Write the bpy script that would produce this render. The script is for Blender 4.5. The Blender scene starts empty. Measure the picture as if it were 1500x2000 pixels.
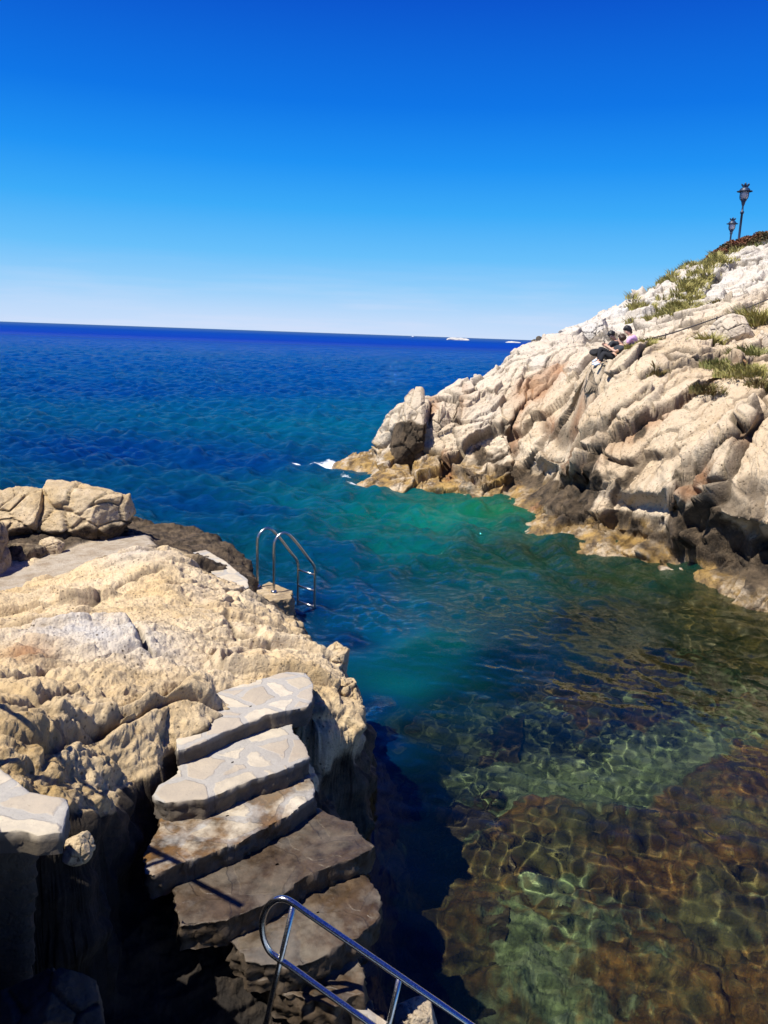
import bpy, bmesh, math, random
import numpy as np
from mathutils import Vector, Matrix, Quaternion

# ------------------------------------------------------------------ camera, world, sun, exposure
SC = bpy.context.scene
COL = SC.collection
H = 4.6                                   # eye height above the water
PITCH, ROLL, F = math.radians(12.5), math.radians(2.02), 1560.0
cam_data = bpy.data.cameras.new('camera')
cam = bpy.data.objects.new('camera', cam_data); COL.objects.link(cam)
SC.camera = cam
cam_data.sensor_fit = 'VERTICAL'; cam_data.sensor_height = 36.0
cam_data.lens = F / 2000.0 * 36.0
cam_data.clip_start = 0.05; cam_data.clip_end = 60000
cam.matrix_world = (Matrix.Translation((0, 0, H)) @ Matrix.Rotation(math.pi / 2 - PITCH, 4, 'X')
                    @ Matrix.Rotation(ROLL, 4, 'Z'))

SUN_EL = math.radians(60)
SDIR = Vector((0.87 * math.cos(SUN_EL), 0.5 * math.cos(SUN_EL), -math.sin(SUN_EL))).normalized()
sun_data = bpy.data.lights.new('sun', 'SUN')
sun_data.energy = 5.0; sun_data.angle = math.radians(0.5); sun_data.color = (1.0, 0.955, 0.87)
sun_data.cycles.is_caustics_light = True
sun = bpy.data.objects.new('sun', sun_data); COL.objects.link(sun)
sun.rotation_euler = SDIR.to_track_quat('-Z', 'Y').to_euler()
sun.location = (-20, -10, 40)

world = bpy.data.worlds.new("World"); SC.world = world; world.use_nodes = True
def build_world():
    nt = world.node_tree; N = nt.nodes.new; L = nt.links.new
    bg = nt.nodes['Background']
    sky = N('ShaderNodeTexSky'); sky.sky_type = 'NISHITA'; sky.sun_disc = False
    sky.sun_elevation = SUN_EL
    sky.sun_rotation = math.atan2(-SDIR.x, -SDIR.y)
    sky.air_density = 0.8; sky.dust_density = 0.1; sky.ozone_density = 3.0
    sc_ = N('ShaderNodeVectorMath'); sc_.operation = 'SCALE'; sc_.inputs['Scale'].default_value = 1.0
    L(sky.outputs[0], sc_.inputs[0])
    tc = N('ShaderNodeTexCoord'); sep = N('ShaderNodeSeparateXYZ'); L(tc.outputs['Generated'], sep.inputs[0])
    ramp = N('ShaderNodeValToRGB'); L(sep.outputs['Z'], ramp.inputs[0])
    e = ramp.color_ramp
    stops = [(0.0, (.60, .74, .97)), (.02, (.52, .71, .97)), (.05, (.31, .63, .97)), (.09, (.14, .53, .97)), (.14, (.045, .41, .95)), (.19, (.012, .29, .91)), (.25, (.003, .18, .80)), (.345, (.002, .092, .62)), (.5, (.002, .045, .42)), (1.0, (.002, .025, .25))]
    e.elements[0].position = 0; e.elements[0].color = (*stops[0][1], 1)
    e.elements[1].position = 1; e.elements[1].color = (*stops[-1][1], 1)
    for p, c in stops[1:-1]:
        k = e.elements.new(p); k.color = (*c, 1)
    # thin pale cloud streaks low over the horizon
    mp = N('ShaderNodeMapping'); mp.inputs['Scale'].default_value = (3, 3, 38); L(tc.outputs['Generated'], mp.inputs[0])
    nz = N('ShaderNodeTexNoise'); nz.inputs['Scale'].default_value = 2.2; nz.inputs['Detail'].default_value = 5; L(mp.outputs[0], nz.inputs[0])
    r2 = N('ShaderNodeValToRGB'); L(nz.outputs[0], r2.inputs[0]); r2.color_ramp.elements[0].position = .48; r2.color_ramp.elements[1].position = .72
    r3 = N('ShaderNodeValToRGB'); L(sep.outputs['Z'], r3.inputs[0])
    r3.color_ramp.elements[0].position = .0; r3.color_ramp.elements[0].color = (1, 1, 1, 1)
    r3.color_ramp.elements[1].position = .09; r3.color_ramp.elements[1].color = (0, 0, 0, 1)
    mu = N('ShaderNodeMath'); mu.operation = 'MULTIPLY'; L(r2.outputs[0], mu.inputs[0]); L(r3.outputs[0], mu.inputs[1])
    mu2 = N('ShaderNodeMath'); mu2.operation = 'MULTIPLY'; L(mu.outputs[0], mu2.inputs[0]); mu2.inputs[1].default_value = .22
    cl = N('ShaderNodeMixRGB'); L(mu2.outputs[0], cl.inputs[0]); L(ramp.outputs[0], cl.inputs[1]); cl.inputs[2].default_value = (.88, .82, .96, 1)
    s10 = N('ShaderNodeVectorMath'); s10.operation = 'SCALE'; s10.inputs['Scale'].default_value = 10.0
    L(cl.outputs[0], s10.inputs[0])
    mx = N('ShaderNodeMixRGB'); mx.inputs[0].default_value = .985
    L(sc_.outputs[0], mx.inputs[1]); L(s10.outputs[0], mx.inputs[2])
    L(mx.outputs[0], bg.inputs[0]); bg.inputs[1].default_value = 0.066
build_world()
SC.view_settings.view_transform = 'Standard'; SC.view_settings.look = 'None'
SC.view_settings.exposure = 0.6; SC.view_settings.gamma = 1.0
SC.render.engine = 'CYCLES'
SC.cycles.max_bounces = 8; SC.cycles.diffuse_bounces = 2; SC.cycles.glossy_bounces = 3; SC.cycles.transmission_bounces = 6
SC.cycles.use_denoising = True
SC.cycles.sample_clamp_indirect = 4.0
SC.cycles.blur_glossy = 0.3

# ------------------------------------------------------------------ projection helpers (used to survey the place)
def ray(px, py):
    px = np.asarray(px, float); py = np.asarray(py, float)
    x = (px - 750) / F; y = -(py - 1000) / F
    c, s = math.cos(ROLL), math.sin(ROLL)
    xr = x * c - y * s; yr = x * s + y * c
    return np.stack([xr, math.cos(PITCH) + yr * math.sin(PITCH), -math.sin(PITCH) + yr * math.cos(PITCH)], -1)
EYE = np.array([0, 0, H])
def atz(px, py, z):
    r = ray(px, py); return EYE + r * ((z - H) / r[..., 2])[..., None] if r.ndim > 1 else EYE + r * ((z - H) / r[2])
def atd(px, py, d): return EYE + ray(px, py) * d
def aty(px, py, Y):
    r = ray(px, py); return EYE + r * (Y / r[1])

# ------------------------------------------------------------------ noise
def _h(ix, iy, iz, seed):
    n = (ix.astype(np.int64) * 374761393 + iy.astype(np.int64) * 668265263 + iz.astype(np.int64) * 2147483647 + seed * 1274126177) & 0xffffffff
    n = ((n ^ (n >> 13)) * 1274126177) & 0xffffffff
    n = ((n ^ (n >> 16)) * 2246822519) & 0xffffffff
    return (n ^ (n >> 15)) & 0xffffffff
_G = np.random.RandomState(3).normal(size=(256, 3)).astype(np.float32)
_G /= np.linalg.norm(_G, axis=1)[:, None]
def gnoise(P, seed=0):
    i = np.floor(P).astype(np.int64); f = (P - i).astype(np.float32); u = f * f * f * (f * (f * 6 - 15) + 10)
    out = np.zeros(len(P), np.float32)
    for dx in (0, 1):
        wx = u[:, 0] if dx else 1 - u[:, 0]
        for dy in (0, 1):
            wy = u[:, 1] if dy else 1 - u[:, 1]
            for dz in (0, 1):
                wz = u[:, 2] if dz else 1 - u[:, 2]
                g = _G[_h(i[:, 0] + dx, i[:, 1] + dy, i[:, 2] + dz, seed) & 255]
                out += wx * wy * wz * (g[:, 0] * (f[:, 0] - dx) + g[:, 1] * (f[:, 1] - dy) + g[:, 2] * (f[:, 2] - dz))
    return out * 1.5
def fbm(P, octv=4, seed=0, gain=.5, ridged=False):
    a, s, o = 1.0, 0, np.zeros(len(P), np.float32); Q = P.copy()
    for k in range(octv):
        n = gnoise(Q, seed + k)
        if ridged: n = 1 - 2 * np.abs(n)
        o += a * n; s += a; a *= gain; Q = Q * 2.03 + 11.7
    return o / s
def worley(P, seed=0, jit=.9, facets=False):
    i = np.floor(P).astype(np.int64); n = len(P)
    f1 = np.full(n, 9., np.float32); f2 = np.full(n, 9., np.float32); cid = np.zeros(n, np.int64); vec = np.zeros((n, 3), np.float32)
    for dx in (-1, 0, 1):
        for dy in (-1, 0, 1):
            for dz in (-1, 0, 1):
                cx, cy, cz = i[:, 0] + dx, i[:, 1] + dy, i[:, 2] + dz
                h = _h(cx, cy, cz, seed)
                jx = ((h & 1023) / 1023. - .5) * jit + .5; jy = (((h >> 10) & 1023) / 1023. - .5) * jit + .5; jz = (((h >> 20) & 1023) / 1023. - .5) * jit + .5
                d = np.sqrt((P[:, 0] - cx - jx) ** 2 + (P[:, 1] - cy - jy) ** 2 + (P[:, 2] - cz - jz) ** 2).astype(np.float32)
                m = d < f1
                f2 = np.where(m, f1, np.minimum(f2, d)); cid = np.where(m, h, cid); f1 = np.where(m, d, f1)
                if facets: vec[m] = np.column_stack([P[m, 0] - cx[m] - jx[m], P[m, 1] - cy[m] - jy[m], P[m, 2] - cz[m] - jz[m]])
    if not facets: return f1, f2, cid
    t = np.column_stack([((cid >> k) & 255) / 127.5 - 1 for k in (3, 9, 15)])
    return f1, f2, cid, (t * vec).sum(1)
def sst(a, b, x):
    t = np.clip((x - a) / (b - a), 0, 1); return t * t * (3 - 2 * t)
def tps(pts, vals, smooth=1e-3):
    pts = np.asarray(pts, float); n = len(pts)
    def k(r2): return .5 * r2 * np.log(r2 + 1e-9)
    d2 = ((pts[:, None] - pts[None]) ** 2).sum(-1)
    A = np.zeros((n + 3, n + 3)); A[:n, :n] = k(d2) + np.eye(n) * smooth * n
    A[:n, n] = 1; A[:n, n + 1:] = pts; A[n, :n] = 1; A[n + 1:, :n] = pts.T
    w = np.linalg.solve(A, np.concatenate([np.asarray(vals, float), np.zeros(3)]))
    def f(X):
        o = np.empty(len(X))
        for s in range(0, len(X), 20000):
            x = X[s:s + 20000]
            o[s:s + 20000] = k(((x[:, None] - pts[None]) ** 2).sum(-1)) @ w[:n] + w[n] + x @ w[n + 1:]
        return o
    return f
def idw(pts, vals, X, p=3.0):
    pts = np.asarray(pts, float); vals = np.asarray(vals, float); o = np.empty((len(X), vals.shape[1]))
    for s in range(0, len(X), 30000):
        x = X[s:s + 30000]; d = ((x[:, None] - pts[None]) ** 2).sum(-1) + 1e-6
        w = d ** (-p / 2); o[s:s + 30000] = (w @ vals) / w.sum(1)[:, None]
    return o
def polydist(X, poly, closed=True):
    """signed distance to a polygon in plan, negative inside"""
    poly = np.asarray(poly, float); n = len(poly); d = np.full(len(X), 1e9); ins = np.zeros(len(X), bool)
    for k in range(n if closed else n - 1):
        a = poly[k]; b = poly[(k + 1) % n]; ab = b - a
        t = np.clip(((X - a) @ ab) / (ab @ ab + 1e-12), 0, 1)
        d = np.minimum(d, np.hypot(*(X - a - t[:, None] * ab).T))
        if closed:
            c = ((a[1] > X[:, 1]) != (b[1] > X[:, 1])) & (X[:, 0] < (b[0] - a[0]) * (X[:, 1] - a[1]) / (b[1] - a[1] + 1e-12) + a[0])
            ins ^= c
    return np.where(ins, -d, d)
def polyside(X, line):
    """distance to an open line, its side (+ left of travel) and position along it"""
    line = np.asarray(line, float); d = np.full(len(X), 1e9); sd = np.ones(len(X)); tt = np.zeros(len(X)); n = len(line) - 1
    for k in range(n):
        a = line[k]; b = line[k + 1]; ab = b - a
        t = np.clip(((X - a) @ ab) / (ab @ ab + 1e-12), 0, 1); q = X - a - t[:, None] * ab; dd = np.hypot(*q.T)
        m = dd < d; d = np.where(m, dd, d); sd = np.where(m, np.sign(ab[0] * q[:, 1] - ab[1] * q[:, 0]), sd); tt = np.where(m, (k + t) / n, tt)
    return d, sd, tt

# ------------------------------------------------------------------ object helpers
def tag(o, label=None, cat=None, group=None, kind=None):
    if label: o['label'] = label
    if cat: o['category'] = cat
    if group: o['group'] = group
    if kind: o['kind'] = kind
    return o
def link(name, me, mat=None, parent=None):
    o = bpy.data.objects.new(name, me); COL.objects.link(o)
    if mat: me.materials.append(mat)
    if parent: o.parent = parent; o.matrix_parent_inverse = Matrix.Identity(4)
    return o
def mesh_np(name, V, Fq, mat=None, parent=None, attrs=None, smooth=True, origin=None):
    V = np.asarray(V, np.float32)
    if origin is not None: V = V - np.asarray(origin, np.float32)
    Fq = np.asarray(Fq, np.int32); k = Fq.shape[1]
    me = bpy.data.meshes.new(name)
    me.vertices.add(len(V)); me.vertices.foreach_set('co', V.ravel())
    me.loops.add(Fq.size); me.loops.foreach_set('vertex_index', Fq.ravel())
    me.polygons.add(len(Fq)); me.polygons.foreach_set('loop_start', np.arange(0, Fq.size, k, dtype=np.int32))
    me.update(calc_edges=True)
    me.polygons.foreach_set('use_smooth', np.full(len(Fq), smooth))
    for an, av in (attrs or {}).items():
        av = np.asarray(av, np.float32)
        if av.ndim == 1:
            a = me.attributes.new(an, 'FLOAT', 'POINT'); a.data.foreach_set('value', av)
        else:
            if av.shape[1] == 3: av = np.concatenate([av, np.ones((len(av), 1), np.float32)], 1)
            a = me.attributes.new(an, 'FLOAT_COLOR', 'POINT'); a.data.foreach_set('color', av.ravel())
    me.update()
    o = link(name, me, mat, parent)
    if origin is not None and parent is None: o.location = origin
    return o
def grid_faces(nr, nc):
    i = np.arange(nr * nc).reshape(nr, nc)
    return np.stack([i[:-1, :-1], i[:-1, 1:], i[1:, 1:], i[1:, :-1]], -1).reshape(-1, 4)
def grid_normals(P, nr, nc, blur=10):
    G = P.reshape(nr, nc, 3); n = np.cross(np.gradient(G, axis=1), np.gradient(G, axis=0))
    n /= np.linalg.norm(n, axis=2)[..., None] + 1e-9
    n[n[..., 2] < 0] *= -1
    for _ in range(blur):
        for ax in (0, 1):
            p = np.concatenate([n.take([0], ax), n, n.take([-1], ax)], ax); m = p.shape[ax]
            n = p.take(range(0, m - 2), ax) + p.take(range(1, m - 1), ax) * 1.5 + p.take(range(2, m), ax)
        n /= np.linalg.norm(n, axis=2)[..., None] + 1e-9
    return n.reshape(-1, 3)
def empty(name, loc, label, cat, group=None):
    o = bpy.data.objects.new(name, None); COL.objects.link(o); o.location = loc; o.empty_display_size = .2
    return tag(o, label, cat, group)
def smooth_path(pts, n=6):
    P = [Vector(p) for p in pts]; out = []
    for i in range(len(P) - 1):
        p0, p1, p2, p3 = P[max(i - 1, 0)], P[i], P[i + 1], P[min(i + 2, len(P) - 1)]
        for k in range(n):
            t = k / n
            out.append(.5 * ((2 * p1) + (p2 - p0) * t + (2 * p0 - 5 * p1 + 4 * p2 - p3) * t * t + (3 * p1 - p0 - 3 * p2 + p3) * t ** 3))
    return out + [P[-1]]
def tube_np(path, rad, seg=14, cap=True):
    path = [Vector(p) for p in path]; rr = rad if hasattr(rad, '__len__') else [rad] * len(path)
    V, Fc = [], []; up = Vector((0.13, .2, .97)); t0 = (path[1] - path[0]).normalized()
    nrm = t0.cross(up); nrm = (nrm if nrm.length > .05 else t0.cross(Vector((1, 0, 0)))).normalized(); prev = t0
    for i, p in enumerate(path):
        t = (path[min(i + 1, len(path) - 1)] - path[max(i - 1, 0)]).normalized()
        nrm = prev.rotation_difference(t) @ nrm; prev = t; b = t.cross(nrm)
        for k in range(seg):
            a = 2 * math.pi * k / seg; V.append(p + (nrm * math.cos(a) + b * math.sin(a)) * rr[i])
    n = len(path)
    for i in range(n - 1):
        for k in range(seg): Fc.append((i * seg + k, i * seg + (k + 1) % seg, (i + 1) * seg + (k + 1) % seg, (i + 1) * seg + k))
    return V, Fc, ([list(range(seg))[::-1], [(n - 1) * seg + k for k in range(seg)]] if cap else [])
def tube(name, path, rad, mat, parent=None, seg=14, origin=(0, 0, 0)):
    V, Fc, caps = tube_np(path, rad, seg); o = Vector(origin)
    me = bpy.data.meshes.new(name); me.from_pydata([tuple(v - o) for v in V], [], Fc + caps)
    me.polygons.foreach_set('use_smooth', [True] * len(Fc) + [False] * len(caps)); me.update()
    return link(name, me, mat, parent)
def lathe(name, prof, mat, parent=None, seg=20, base=(0, 0, 0)):
    V, Fc = [], []; n = len(prof)
    for r, z in prof:
        for k in range(seg):
            a = 2 * math.pi * k / seg; V.append((base[0] + r * math.cos(a), base[1] + r * math.sin(a), base[2] + z))
    for i in range(n - 1):
        for k in range(seg): Fc.append((i * seg + k, i * seg + (k + 1) % seg, (i + 1) * seg + (k + 1) % seg, (i + 1) * seg + k))
    me = bpy.data.meshes.new(name); me.from_pydata(V, [], Fc); me.polygons.foreach_set('use_smooth', [True] * len(Fc)); me.update()
    return link(name, me, mat, parent)

# ------------------------------------------------------------------ materials
class NT:
    def __init__(s, name):
        s.m = bpy.data.materials.new(name); s.m.use_nodes = True; s.t = s.m.node_tree
        s.b = s.t.nodes['Principled BSDF']; s.out = s.t.nodes['Material Output']
    def n(s, typ, **kw):
        o = s.t.nodes.new(typ)
        for k, v in kw.items(): setattr(o, k, v)
        return o
    def l(s, a, b): s.t.links.new(a, b)
    def attr(s, name): return s.n('ShaderNodeAttribute', attribute_name=name)
    def noise(s, vec, scale, detail=5, rough=.55, out=0, dist=0):
        o = s.n('ShaderNodeTexNoise'); o.inputs['Scale'].default_value = scale; o.inputs['Detail'].default_value = detail
        o.inputs['Roughness'].default_value = rough; o.inputs['Distortion'].default_value = dist
        if vec: s.l(vec, o.inputs['Vector'])
        return o.outputs[out]
    def ramp(s, fac, stops):
        o = s.n('ShaderNodeValToRGB'); s.l(fac, o.inputs[0]); e = o.color_ramp.elements
        def c4(c): return (c, c, c, 1) if not hasattr(c, '__len__') else (*c, 1)
        e[0].position = stops[0][0]; e[0].color = c4(stops[0][1]); e[1].position = stops[-1][0]; e[1].color = c4(stops[-1][1])
        for p, c in stops[1:-1]: k = e.new(p); k.color = c4(c)
        return o.outputs[0]
    def mix(s, fac, a, b, mode='MIX'):
        o = s.n('ShaderNodeMixRGB', blend_type=mode)
        for v, i in ((fac, 0), (a, 1), (b, 2)):
            if hasattr(v, 'is_output'): s.l(v, o.inputs[i])
            elif i == 0: o.inputs[0].default_value = v
            else: o.inputs[i].default_value = (*v, 1)
        return o.outputs[0]
    def math(s, op, a, b=None, clamp=False):
        o = s.n('ShaderNodeMath', operation=op); o.use_clamp = clamp
        for v, i in ((a, 0), (b, 1)):
            if v is None: continue
            if hasattr(v, 'is_output'): s.l(v, o.inputs[i])
            else: o.inputs[i].default_value = v
        return o.outputs[0]
    def bump(s, h, strength, dist, prev=None):
        o = s.n('ShaderNodeBump'); o.inputs['Strength'].default_value = strength; o.inputs['Distance'].default_value = dist
        s.l(h, o.inputs['Height'])
        if prev: s.l(prev, o.inputs['Normal'])
        return o.outputs[0]
    def map(s, vec, scale=(1, 1, 1), rot=(0, 0, 0)):
        o = s.n('ShaderNodeMapping'); o.inputs['Scale'].default_value = scale; o.inputs['Rotation'].default_value = rot
        s.l(vec, o.inputs[0]); return o.outputs[0]
    def vor(s, vec, scale, feature='F1', out='Distance', rand=1):
        o = s.n('ShaderNodeTexVoronoi', feature=feature); o.inputs['Scale'].default_value = scale; o.inputs['Randomness'].default_value = rand
        s.l(vec, o.inputs['Vector']); return o.outputs[out]

def simple(name, col, rough=.6, metal=0, var=0, scale=20, bump=0):
    m = NT(name); m.b.inputs['Roughness'].default_value = rough; m.b.inputs['Metallic'].default_value = metal
    m.b.inputs['Base Color'].default_value = (*col, 1)
    tc = m.n('ShaderNodeTexCoord').outputs['Object']
    if var:
        n = m.noise(tc, scale)
        m.l(m.mix(n, tuple(c * (1 - var) for c in col), tuple(min(1, c * (1 + var)) for c in col)), m.b.inputs['Base Color'])
    if bump: m.l(m.bump(m.noise(tc, scale * 2), .6, bump), m.b.inputs['Normal'])
    return m.m

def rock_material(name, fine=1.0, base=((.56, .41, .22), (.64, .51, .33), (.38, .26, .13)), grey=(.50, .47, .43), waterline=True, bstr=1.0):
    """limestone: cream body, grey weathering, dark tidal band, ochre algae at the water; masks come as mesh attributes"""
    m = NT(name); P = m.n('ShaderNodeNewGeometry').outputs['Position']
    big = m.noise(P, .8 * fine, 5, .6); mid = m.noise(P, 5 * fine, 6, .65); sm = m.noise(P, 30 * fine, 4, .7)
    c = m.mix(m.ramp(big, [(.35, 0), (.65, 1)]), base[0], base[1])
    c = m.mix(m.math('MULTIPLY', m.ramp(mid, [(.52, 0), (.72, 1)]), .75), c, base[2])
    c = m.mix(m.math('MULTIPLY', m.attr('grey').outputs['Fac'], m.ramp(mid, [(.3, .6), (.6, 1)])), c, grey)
    c = m.mix(m.ramp(sm, [(.27, .85), (.44, 0), (1, 0)]), c, (.13, .09, .05))
    c = m.mix(m.math('MULTIPLY', m.attr('crack').outputs['Fac'], m.ramp(mid, [(.25, 1), (.7, .5)])), c, (.07, .05, .032))
    c = m.mix(m.math('MULTIPLY', m.ramp(m.vor(P, 17 * fine), [(.12, 1), (.24, 0)]), m.ramp(mid, [(.42, 0), (.55, .95)])), c, (.09, .065, .04))
    # ochre patches
    c = m.mix(m.math('MULTIPLY', m.attr('ochre').outputs['Fac'], m.ramp(m.noise(P, 3 * fine, 5, .7), [(.36, 0), (.52, .95)])), c, m.mix(m.ramp(mid, [(.38, 0), (.66, 1)]), (.075, .045, .02), (.40, .25, .07)))
    # rust stained hollows
    c = m.mix(m.math('MULTIPLY', m.attr('rust').outputs['Fac'], .8), c, (.30, .13, .05))
    # dark biofilm, plus the painted shade of the gully
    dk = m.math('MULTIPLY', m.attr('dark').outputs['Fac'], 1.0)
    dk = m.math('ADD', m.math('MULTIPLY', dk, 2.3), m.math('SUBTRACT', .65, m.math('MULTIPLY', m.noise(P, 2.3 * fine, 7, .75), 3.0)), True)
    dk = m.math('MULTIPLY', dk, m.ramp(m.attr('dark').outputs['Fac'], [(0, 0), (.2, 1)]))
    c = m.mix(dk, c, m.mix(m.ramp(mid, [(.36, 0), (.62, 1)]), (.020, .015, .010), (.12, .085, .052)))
    c = m.mix(m.math('MULTIPLY', m.attr('pit').outputs['Fac'], m.ramp(mid, [(.45, .93), (.7, .6)])), c, (.014, .011, .009))  # near-black gully shade put into the rock colour
    # concrete / smoothed
    c = m.mix(m.attr('flat').outputs['Fac'], c, m.mix(m.ramp(mid, [(.35, 0), (.65, 1)]), (.22, .17, .12), (.42, .37, .30)))
    m.l(c, m.b.inputs['Base Color'])
    m.l(m.ramp(m.attr('wet').outputs['Fac'], [(0, .92), (1, .28)]), m.b.inputs['Roughness'])
    m.b.inputs['Specular IOR Level'].default_value = .3
    pits = m.ramp(m.vor(P, 26 * fine), [(0, 0), (.38, .9), (1, 1)])
    cracks = m.ramp(m.vor(m.mix(.12, P, m.noise(P, 3 * fine, 4, .6, out=1)), 5 * fine, 'DISTANCE_TO_EDGE'), [(0, 0), (.035, 1), (1, 1)])
    b = m.bump(m.noise(P, 14 * fine, 10, .78), .85 * bstr, .03 / fine)
    b = m.bump(pits, .5 * bstr, .012 / fine, b)
    b = m.bump(cracks, .25 * bstr, .02 / fine, b)
    m.l(b, m.b.inputs['Normal'])
    return m.m

MAT = {}
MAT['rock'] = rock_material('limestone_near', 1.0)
MAT['cliff'] = rock_material('limestone_cliff', .55, ((.50, .385, .255), (.59, .49, .36), (.36, .26, .155)), grey=(.54, .52, .49))
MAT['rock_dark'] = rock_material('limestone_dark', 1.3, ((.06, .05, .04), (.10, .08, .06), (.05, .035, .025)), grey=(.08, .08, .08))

def paving_material(name, cell=3.4, wet=0.0, stone=(.47, .40, .29), stone2=(.56, .49, .38), mortar=(.30, .28, .25)):
    m = NT(name); P = m.n('ShaderNodeNewGeometry').outputs['Position']
    W = m.n('ShaderNodeVectorMath', operation='MULTIPLY'); m.l(P, W.inputs[0]); W.inputs[1].default_value = (1, 1, .15)
    Q = m.mix(.13, W.outputs[0], m.noise(P, 2.4, 4, .6, out=1))
    d = m.vor(Q, cell, 'DISTANCE_TO_EDGE'); cc = m.vor(Q, cell, 'F1', 'Color')
    sep = m.n('ShaderNodeSeparateColor'); m.l(cc, sep.inputs[0])
    st = m.mix(sep.outputs[0], stone, stone2)
    st = m.mix(m.math('MULTIPLY', m.ramp(sep.outputs[1], [(.55, 0), (.7, 1)]), .55), st, (.33, .27, .21))
    n1 = m.noise(P, 9, 7, .7)
    st = m.mix(m.ramp(n1, [(.35, 0), (.75, .55)]), st, (.28, .25, .21))
    edge = m.ramp(m.math('ADD', d, m.math('MULTIPLY', m.noise(P, 11, 5), -.09)), [(.015, 1), (.04, 0)])
    c = m.mix(edge, st, m.mix(m.noise(P, 40, 3), mortar, tuple(x * 1.35 for x in mortar)))
    stain = m.attr('stain').outputs['Fac']
    sn = m.math('MULTIPLY', stain, m.ramp(m.noise(P, 3.1, 6, .65), [(.38, 0), (.56, 1)]))
    c = m.mix(sn, c, m.mix(m.ramp(m.noise(P, 7, 5, .7), [(.35, 0), (.65, 1)]), (.035, .025, .016), (.17, .085, .022)))
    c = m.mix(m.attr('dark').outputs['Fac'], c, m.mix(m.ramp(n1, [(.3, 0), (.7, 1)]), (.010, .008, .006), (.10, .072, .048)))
    c = m.mix(m.ramp(m.noise(P, 55, 3, .7), [(.2, .5), (.4, 0), (1, 0)]), c, (.10, .085, .07))
    m.l(c, m.b.inputs['Base Color'])
    m.l(m.ramp(sn, [(0, .88), (1, .3)]), m.b.inputs['Roughness'])
    m.b.inputs['Specular IOR Level'].default_value = .3
    b = m.bump(m.math('SUBTRACT', 1.0, edge), .5, .012)
    b = m.bump(m.noise(P, 22, 8, .75), .6, .012, b)
    m.l(b, m.b.inputs['Normal'])
    return m.m
MAT['paving'] = paving_material('crazy_paving')
MAT['concrete'] = simple('rough_concrete', (.30, .28, .25), .9, var=.35, scale=9, bump=.02)

def steel_material(name, dull=0):
    m = NT(name); tc = m.n('ShaderNodeTexCoord').outputs['Object']
    m.b.inputs['Metallic'].default_value = 1.0
    n = m.noise(tc, 60, 4, .7)
    m.l(m.mix(m.ramp(n, [(.35, 0), (.7, 1)]), (.60, .60, .60), (.36, .31, .25) if dull else (.44, .43, .42)), m.b.inputs['Base Color'])
    m.l(m.ramp(m.noise(tc, 140, 3, .8), [(.3, .12 + dull * .1), (.75, .34)]), m.b.inputs['Roughness'])
    m.l(m.bump(m.noise(tc, 90, 4, .7), .12, .002), m.b.inputs['Normal'])
    return m.m
MAT['steel'] = steel_material('polished_steel')
MAT['steel_dull'] = steel_material('weathered_steel', 1)
MAT['iron'] = simple('dark_blue_iron', (.012, .03, .075), .45, var=.3)
MAT['cable'] = simple('dark_cable', (.05, .045, .045), .7)
MAT['wall'] = simple('pale_wall_stone', (.50, .45, .37), .9, var=.25, scale=3, bump=.05)

# ------------------------------------------------------------------ the survey: left shore
def W2(lst): return np.array([atz(*p) for p in lst])
edge_px = [(-900, 990, 1.6), (-300, 995, 1.5), (0, 1000, 1.3), (250, 1003, 1.05), (330, 1022, .95), (420, 1037, .9), (455, 1062, .8), (488, 1098, .62),
           (503, 1128, .5), (512, 1150, .4), (545, 1185, .42), (585, 1215, .5), (606, 1250, .75), (628, 1270, 1.0),
           (668, 1285, 1.15), (672, 1325, 1.18), (700, 1365, 1.25), (700, 1405, 1.2), (660, 1430, 1.15), (622, 1415, 1.25), (606, 1352, 1.5),
           (560, 1322, 1.58), (430, 1352, 1.62), (365, 1428, 1.6), (332, 1462, 1.56), (290, 1495, 1.58), (245, 1540, 1.66),
           (215, 1562, 1.74), (180, 1572, 1.88), (140, 1560, 2.05), (60, 1530, 2.2), (-60, 1500, 2.35), (-500, 1500, 2.45), (-1100, 1500, 2.5)]
EDGE = W2(edge_px)
top_px = edge_px + [(150, 1095, 1.12), (40, 1125, 1.12), (250, 1062, 1.1), (0, 1150, 1.15), (290, 1070, 1.42), (330, 1085, 1.5), (380, 1110, 1.35), (300, 1130, 1.5),
                    (200, 1150, 1.5), (100, 1180, 1.55), (0, 1215, 1.6), (420, 1160, 1.2), (500, 1200, 1.15), (440, 1220, 1.4), (300, 1220, 1.68), (250, 1270, 1.85), (150, 1260, 1.85), (50, 1300, 1.95),
                    (560, 1270, 1.3), (480, 1300, 1.5), (400, 1320, 1.68), (300, 1370, 1.72), (200, 1400, 1.85), (100, 1450, 2.05), (30, 1400, 2.15), (-150, 1300, 2.1), (-300, 1150, 1.5),
                    (385, 1085, .95), (430, 1110, .85), (455, 1135, .75), (390, 1055, .9), (300, 1035, .95), (-200, 1080, 1.2), (-900, 1200, 1.8),
                    (60, 1020, 1.3), (-800, 1060, 1.5)]
TOP = W2(top_px)
Ttop = tps(TOP[:, :2], TOP[:, 2], 3e-4)
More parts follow.
